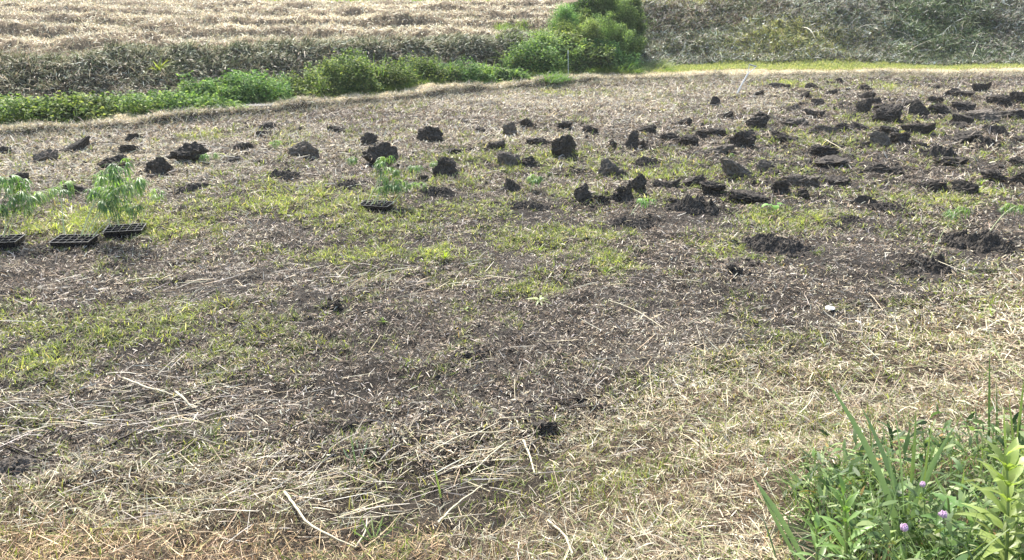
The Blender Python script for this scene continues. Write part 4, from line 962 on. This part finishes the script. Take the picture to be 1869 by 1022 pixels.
# ------------------------------------------------------------------ twigs and stalks lying about
def rod(name, pix, r0, r1, col, lab, cat, lift=.012, mat=None, bow=None):
    pts = []
    for i, (X, Y) in enumerate(pix):
        q_ = px(X, Y); pts.append((q_[0], q_[1], q_[2] + lift + (bow[i] if bow else 0)))
    P = np.array(pts); t = np.linspace(0, 1, len(P)); tt = np.linspace(0, 1, 4 * len(P)); Q = np.stack([np.interp(tt, t, P[:, k]) for k in range(3)], 1)
    for _ in range(3): Q[1:-1] = (Q[:-2] + Q[1:-1] * 2 + Q[2:]) / 4
    Q[1:-1] += rng.normal(0, r0 * .22, Q[1:-1].shape)
    c0 = Q[0].copy(); b = Batch(); addq(b, tube(Q - c0, r0, r1, 6), col); o = b.build(name, M_stem, None); o.location = c0
    return tag(o, lab, cat)
DK = (.035, .024, .02)
for i, (pix, r0, lab) in enumerate([
 ([(960,736),(1040,732),(1105,724)], .006, 'thin dark stick near the centre foreground, left of two others'),
 ([(1048,748),(1120,742),(1178,729)], .006, 'thin dark stick slanting up just right of and below the first'),
 ([(1112,709),(1150,708),(1172,706)], .005, 'short dark stick at the edge of the straw bank, furthest back of three'),
 ([(660,776),(700,768),(742,752)], .006, 'dark stick left of the centre foreground beside green blades'),
 ([(780,878),(850,858),(890,848)], .006, 'dark twig in the straw, left of the mass of white stems'),
 ([(835,798),(900,806),(960,812)], .005, 'dark twig lying level above the mass of white stems'),
 ([(1250,632),(1330,629),(1410,620)], .005, 'long dark twig level on the brown soil, right of centre'),
 ([(190,822),(240,795),(300,760),(420,735)], .007, 'long dark branch in the grey stems at left'),
 ([(10,815),(90,848),(220,842)], .006, 'dark twig at the top edge of the left straw'),
 ([(1420,428),(1450,392),(1452,368)], .005, 'dark twig sticking up behind the round leafed plant'),
 ([(1020,498),(1100,488),(1190,474),(1260,468)], .004, 'long thin dark twig above the tuft in the right centre'),
 ([(515,542),(570,541),(620,542)], .004, 'short dark twig in the grassy left centre'),
 ([(1600,600),(1660,640),(1700,648)], .005, 'dark twig in the right straw edge'),
 ([(860,470),(900,455),(950,452)], .004, 'small dark twig left of the bright central tuft'),
 ([(1440,905),(1500,890),(1560,870)], .004, 'dark twig in straw left of the big weeds'),
 ([(560,650),(640,640),(735,628)], .004, 'dark twig across the brown litter left of centre')]):
    rod('twig', pix, r0, r0 * .5, DK, lab, 'twig')
PL = (.62, .56, .40)
for i, (pix, r0, bow, lab) in enumerate([
 ([(520,905),(540,935),(560,970),(600,990),(650,1004)], .0065, [.01, .03, .04, .03, .0], 'thick curved pale stalk at the bottom centre, left end raised'),
 ([(650,1003),(668,985),(672,968)], .005, [0, .03, .06], 'short pale stalk crossing the end of the thick curved one'),
 ([(620,955),(680,957),(740,948)], .0035, [.02, .03, .02], 'thin pale stem lying level right of the thick curved stalk'),
 ([(228,703),(270,722),(295,730),(318,733)], .006, [.03, .05, .05, .03], 'pale branch in the grey stems at left, left fork'),
 ([(323,730),(340,745),(350,754),(362,757)], .007, [.05, .05, .03, .01], 'pale crooked branch in the grey stems at left, right fork'),
 ([(790,832),(850,810),(910,805),(930,795)], .004, [.02, .06, .05, .02], 'pale arched stem at the top of the central white stems'),
 ([(860,870),(900,840),(925,818)], .005, [.01, .04, .03], 'pale stem slanting up in the central white stems'),
 ([(955,815),(970,850),(975,870)], .006, [.03, .03, .01], 'short bright stem among the central white stems'),
 ([(800,962),(830,935),(880,900)], .005, [.01, .03, .03], 'pale stem slanting up below the central white stems'),
 ([(1000,960),(1030,990),(1045,1020)], .005, [.02, .03, .01], 'pale stem slanting down at the bottom right of centre'),
 ([(1110,553),(1160,575),(1210,605)], .004, [.01, .03, .01], 'thin pale stem crossing the soil below the spreading tuft'),
 ([(1700,480),(1740,498),(1780,508)], .004, [.03, .04, .01], 'thin pale stem on the heap under the tall bent seedling'),
 ([(1505,265),(1530,278),(1556,284)], .005, [.08, .06, .0], 'pale stem lying across the smooth black slab'),
 ([(605,380),(625,377),(650,385)], .003, [.01, .01, .01], 'short pale root left of the lone tray')]):
    rod('dry_stalk', pix, r0 * 1.25, r0 * .7, PL, lab, 'dry stalk', bow=bow)

# ------------------------------------------------------------------ tall weeds in the right foreground
def on_bank(X, Y): return np.array(px(X, Y))
def ray_at(X, Y, y):
    u, v = (X - 934.5) / F, (511 - Y) / F; dy = math.cos(PITCH) + v * math.sin(PITCH); dz = -math.sin(PITCH) + v * math.cos(PITCH)
    t = y / dy; return np.array([u * t, y, H + dz * t])
def long_leaf(bt, A, B, bow, W, col, n=10, face=(0, -1, .35)):
    """blade from A to B, bulging by bow; a folded strip turned towards 'face'"""
    P = bez(A, (A + B) / 2 + np.array(bow), B, n); T_ = np.gradient(P, axis=0); T_ /= np.linalg.norm(T_, axis=1)[:, None]
    S = np.cross(T_, np.array(face)); S /= np.linalg.norm(S, axis=1)[:, None]; Nn = np.cross(S, T_)
    t = np.linspace(0, 1, n); wv = np.interp(t, [0, .2, .6, .85, 1], [.55, .95, 1, .55, .02])[:, None] * W * .5
    V = np.stack([P - S * wv + Nn * wv * .35, P, P + S * wv + Nn * wv * .35], 1).reshape(-1, 3); Fc = []
    for k in range(n - 1):
        a = k * 3; Fc += [[a, a+1, a+4, a+3], [a+1, a+2, a+5, a+4]]
    bt.add(V, np.array(Fc), np.tile(col, (len(V), 1)))
def reed(X, Y, blades, lab, dy=.0):
    """blades: list of (base X, base Y, tip X, tip Y, width px, bow px sideways, colour)"""
    p = on_bank(X, Y); T = thing('tall_grass', tuple(p), lab, 'tall grass'); y0 = p[1]
    for (bx, by, tx, ty, wd, bow, col) in blades:
        s = scale_at(p); A = ray_at(bx, by, y0) ; A[2] = min(A[2], land(A[0], A[1]) - .0); Bp = ray_at(tx, ty, y0 + random.uniform(-.12, .2))
        b = Batch(); long_leaf(b, A - p, Bp - p, (bow * s, random.uniform(-.02, .02), abs(bow) * s * .3), wd * s * .58, np.array(col) * random.uniform(.85, 1.15)); b.build('leaf', M_weed, T)
    return T
GB = (.17, .25, .14); GY = (.22, .30, .11); GD = (.10, .15, .07); GR = (.2, .17, .06)
reed(1645, 1010, [(1648,1010,1508,693,17,28,GB),(1640,1010,1608,770,6,10,GB),(1650,1008,1740,930,9,-6,GB),(1655,1008,1700,885,9,20,GB)], 'tall bluish grass whose long blade points up left, in the right foreground weeds')
reed(1665, 1000, [(1668,1000,1570,738,14,14,GB),(1650,1000,1632,740,5,8,GB),(1660,995,1690,850,14,-16,GB)], 'grass with a slim upright blade second from the left in the foreground weeds')
reed(1668, 985, [(1655,960,1672,745,11,4,GY),(1660,960,1744,775,16,-26,GB),(1668,955,1700,770,7,2,GY),(1640,940,1560,960,8,-8,GB)], 'grass with a broad blade bending right in the middle of the foreground weeds')
reed(1470, 1030, [(1470,1030,1372,868,15,8,GB),(1462,1035,1385,890,10,-2,GB),(1420,1035,1388,935,5,4,GB),(1478,1030,1330,1003,9,0,GY)], 'leftmost tall grass of the foreground weeds, leaning left')
reed(1800, 850, [(1803,870,1806,636,7,0,GD),(1812,875,1818,690,5,2,GD),(1790,870,1780,735,6,-4,GB),(1800,860,1812,780,6,6,GD)], 'dark upright grass stems at the right, taller than everything around')
reed(1858, 880, [(1850,880,1869,690,9,-4,GY),(1840,880,1832,742,7,2,GY),(1862,880,1885,700,9,0,GY),(1845,870,1862,760,8,6,GB),(1835,870,1800,790,7,-6,GY),(1855,860,1840,720,6,6,GY)], 'clump of light grass at the right edge behind the yellow-green weed')
reed(1535, 985, [(1540,985,1515,880,5,2,GB),(1548,985,1560,860,6,2,GB),(1530,990,1490,940,7,-4,GY),(1560,980,1620,900,7,4,GB),(1700,960,1680,760,5,4,GD)], 'short slim grass blades left in the foreground weeds')
reed(1760, 960, [(1765,960,1842,880,10,-8,GB),(1750,960,1700,860,8,8,GB),(1740,965,1760,850,8,6,GY),(1770,980,1800,890,9,3,GB)], 'short grass with crossing blades between the pink flowers and the yellow-green weed')
reed(838, 905, [(808,930,790,848,6,3,GY),(800,932,812,880,4,0,GY)], 'single upright green blade in the straw at the bottom centre')
reed(862, 965, [(866,975,848,940,7,2,(.32,.40,.06)),(862,978,872,960,5,0,GY)], 'short yellow-green blade in the dark gap at the bottom centre')
reed(665, 920, [(668,935,666,886,5,0,GY),(672,930,660,905,4,0,GY)], 'thin green blade left of the single upright one')
reed(650, 850, [(650,845,640,790,5,-2,GB),(655,845,672,800,5,2,GB),(648,848,625,815,5,-3,GB),(660,846,690,830,4,2,GY),(656,848,650,800,4,1,GB)], 'tuft of green blades before the dark soil opening')
reed(680, 985, [(680,985,660,945,5,-2,GB),(684,985,700,940,5,2,GB),(678,988,640,965,5,-3,GB),(690,985,722,960,4,2,GB),(684,986,676,935,4,1,GY)], 'low green tuft inside the thick curved stalk, bottom centre')
reed(1180, 890, [(1180,890,1165,862,4,-2,GY),(1190,890,1196,858,4,1,GY),(1170,892,1140,868,4,-2,GY),(1200,892,1222,868,4,2,GY),(1186,890,1182,855,4,0,GY),(1176,890,1210,866,4,3,GY)], 'light green tuft in the straw right of the bottom centre')

def leafy_weed(X, Yb, Yt, wpx, n, lab, col=(.25, .34, .07), lean=0, Lf=.12, Wf=.032, name='leafy_weed', up=.6):
    p = on_bank(X, Yb); T = thing(name, tuple(p), lab, 'weed'); top = ray_at(X + lean, Yt, p[1]) - p; h = top[2]
    b = Batch(); pts = bez((0, 0, -.02), (top[0] * .3, 0, h * .5), top, 10); addq(b, tube(pts, .006, .003, 8), (.30, .36, .14)); b.build('stem', M_stem, T)
    for k in range(n):
        t = .18 + .82 * (k / (n - 1)); q_ = pts[0] * (1 - t) + (pts[min(9, int(t * 9))] - pts[0]) + pts[0] * t; a = k * 2.4 + random.uniform(-.25, .25)
        e_ = up * (.25 + .9 * t); d = (math.cos(a) * math.cos(e_), math.sin(a) * math.cos(e_), math.sin(e_))
        L_ = Lf * (1 - .45 * t**4) * random.uniform(.85, 1.12); lb = Batch()
        addq(lb, leaf(q_, d, (0, 0, 1), L_, Wf * random.uniform(.85, 1.15), random.uniform(.5, 1.1), .35, 9, prof=((0, .12), (.2, .75), (.42, 1), (.7, .68), (.9, .25), (1, .02)), wave=.18), np.array(col) * random.uniform(.78, 1.2)); lb.build('leaf', M_leaf, T)
    return T
leafy_weed(1832, 1075, 832, 150, 40, 'big yellow-green leafy weed in the bottom right corner', (.29, .36, .115), 4, .165, .032, up=1.0)
leafy_weed(1900, 1060, 850, 120, 26, 'yellow-green leafy weed cut by the right edge', (.27, .34, .11), 0, .16, .03, up=.9)
leafy_weed(1545, 1050, 905, 100, 20, 'lower bright leafy weed at the left of the foreground plants', (.20, .32, .10), -6, .13, .021, up=1.2)
leafy_weed(1490, 1060, 965, 80, 12, 'small pale leafy weed at the bottom, left of the bright one', (.22, .33, .13), 0, .11, .018, up=1.2)
leafy_weed(1730, 1045, 905, 90, 16, 'dark green leafy weed right below the pink flowers', (.12, .22, .06), 0, .10, .03, up=.4)
# low broad leafed cover between them
b = Batch(); n = 22000
x, y = U(.75, 2.7, n), U(1.5, 3.35, n)
edge = 3.15 - .35 * np.clip(1.75 - x, 0, 2)*1.6 + .3 * fbm(x * 3, y * 3, s=5) + .35 * U(0, 1, n)**6
m = (y < edge) & (x > 1.08 + .16 * fbm(x * 4, y * 4) + .25 * np.clip(y - 2.2, 0, 1)) & (fbm(x * 7, y * 7, s=19) > U(-.3, .25, n)); x, y = keep(m, x, y); n = len(x)
sz_ = .016 + .085 * U(0, 1, n)**2.6
hgt = U(0, 1, n)**1.2 * np.clip((edge[m] - y) * 1.2 + .05, .04, .26) * (1 + .5 * fbm(x * 5, y * 5, s=7))
b.rib(P3(x, y, hgt), U(0, 6.28, n), U(-.4, 1.1, n), sz_, np.minimum(sz_ * U(.2, .42, n), .021), U(.1, 1.3, n), pal(n, [(.10, .16, .06), (.16, .24, .08), (.23, .30, .11), (.06, .10, .035), (.32, .22, .08), (.30, .34, .18)], [3, 3, 2, 3, .2, .8], .35), segs=4, tip=.08, base_w=.2)
x2, y2 = x[::4], y[::4]; k_ = len(x2)
b.rib(P3(x2, y2, 0), U(0, 6.28, k_), U(.6, 1.5, k_), U(.08, .32, k_), U(.002, .007, k_), U(.2, 1.4, k_), pal(k_, [(.16, .26, .07), (.2, .28, .1)]), segs=5, tip=.1)
n = 420; x = U(1.05, 2.6, n); y = U(1.7, 3.2, n); m = y < 3.1 - .45 * np.clip(1.75 - x, 0, 2); x, y = keep(m, x, y); n = len(x)
b.rib(P3(x, y, .0), U(0, 6.28, n), U(.9, 1.55, n), U(.12, .42, n), U(.003, .010, n), U(.1, 1.1, n), pal(n, [(.17, .25, .12), (.22, .30, .11), (.10, .15, .07), (.36, .34, .16)], [3, 3, 2, .6]), segs=6, tip=.05)
tag(b.build('low_weeds', M_weed), 'tangle of small broad leaved weeds in the bottom right corner', 'ground cover', kind='stuff')
def flower(X, Y, lab, r=.009):
    p = on_bank(X, Y + 150); hd = ray_at(X, Y, p[1]) - p; T = thing('pink_flower', tuple(p), lab, 'flower', None)
    b = Batch(); addq(b, tube(bez((0, 0, 0), hd * .5 + np.array([.015, 0, 0]), hd, 7), .0018, .0014, 5), (.2, .3, .1)); b.build('stem', M_stem, T)
    V0, F0 = ICO2; Vs, Fs, k = [], [], 0
    for i in range(46):
        a = i * 2.4; z = i / 45; rr = math.sqrt(max(0, 1 - (z * 1.1 - .2)**2)); c = np.array([math.cos(a) * rr, math.sin(a) * rr, z * .9 - .1]) * r * random.uniform(.75, 1.2)
        V = ICO1[0] * [.0022, .0022, .006] + c * 1.0 + hd; Vs.append(V); Fs.append(ICO1[1] + k); k += len(V)
    o = mesh_obj('flower_head', np.concatenate(Vs), np.concatenate(Fs), M_petal, T, smooth=True)
flower(1650, 964, 'pink flower head lowest of the three, left')
flower(1721, 940, 'pink flower head on the right of the three')
flower(1684, 885, 'faint pink flower head highest of the three, half hidden', .007)

# ------------------------------------------------------------------ thin summer haze over the whole place
V = np.array([(a, b_, c) for c in (-2.0, 9.0) for b_ in (-310, 910) for a in (-510, 510)], float)
m = bpy.data.materials.new('haze'); m.use_nodes = True; t = m.node_tree; t.nodes.remove(t.nodes['Principled BSDF'])
pv = t.nodes.new('ShaderNodeVolumePrincipled'); pv.inputs['Color'].default_value = (.93, .96, 1, 1); pv.inputs['Density'].default_value = .0007; pv.inputs['Anisotropy'].default_value = .3
t.links.new(pv.outputs[0], t.nodes['Material Output'].inputs['Volume'])
tag(mesh_obj('haze', V, np.array([(0, 2, 3, 1), (4, 5, 7, 6), (0, 1, 5, 4), (1, 3, 7, 5), (3, 2, 6, 7), (2, 0, 4, 6)]), m), kind='stuff')
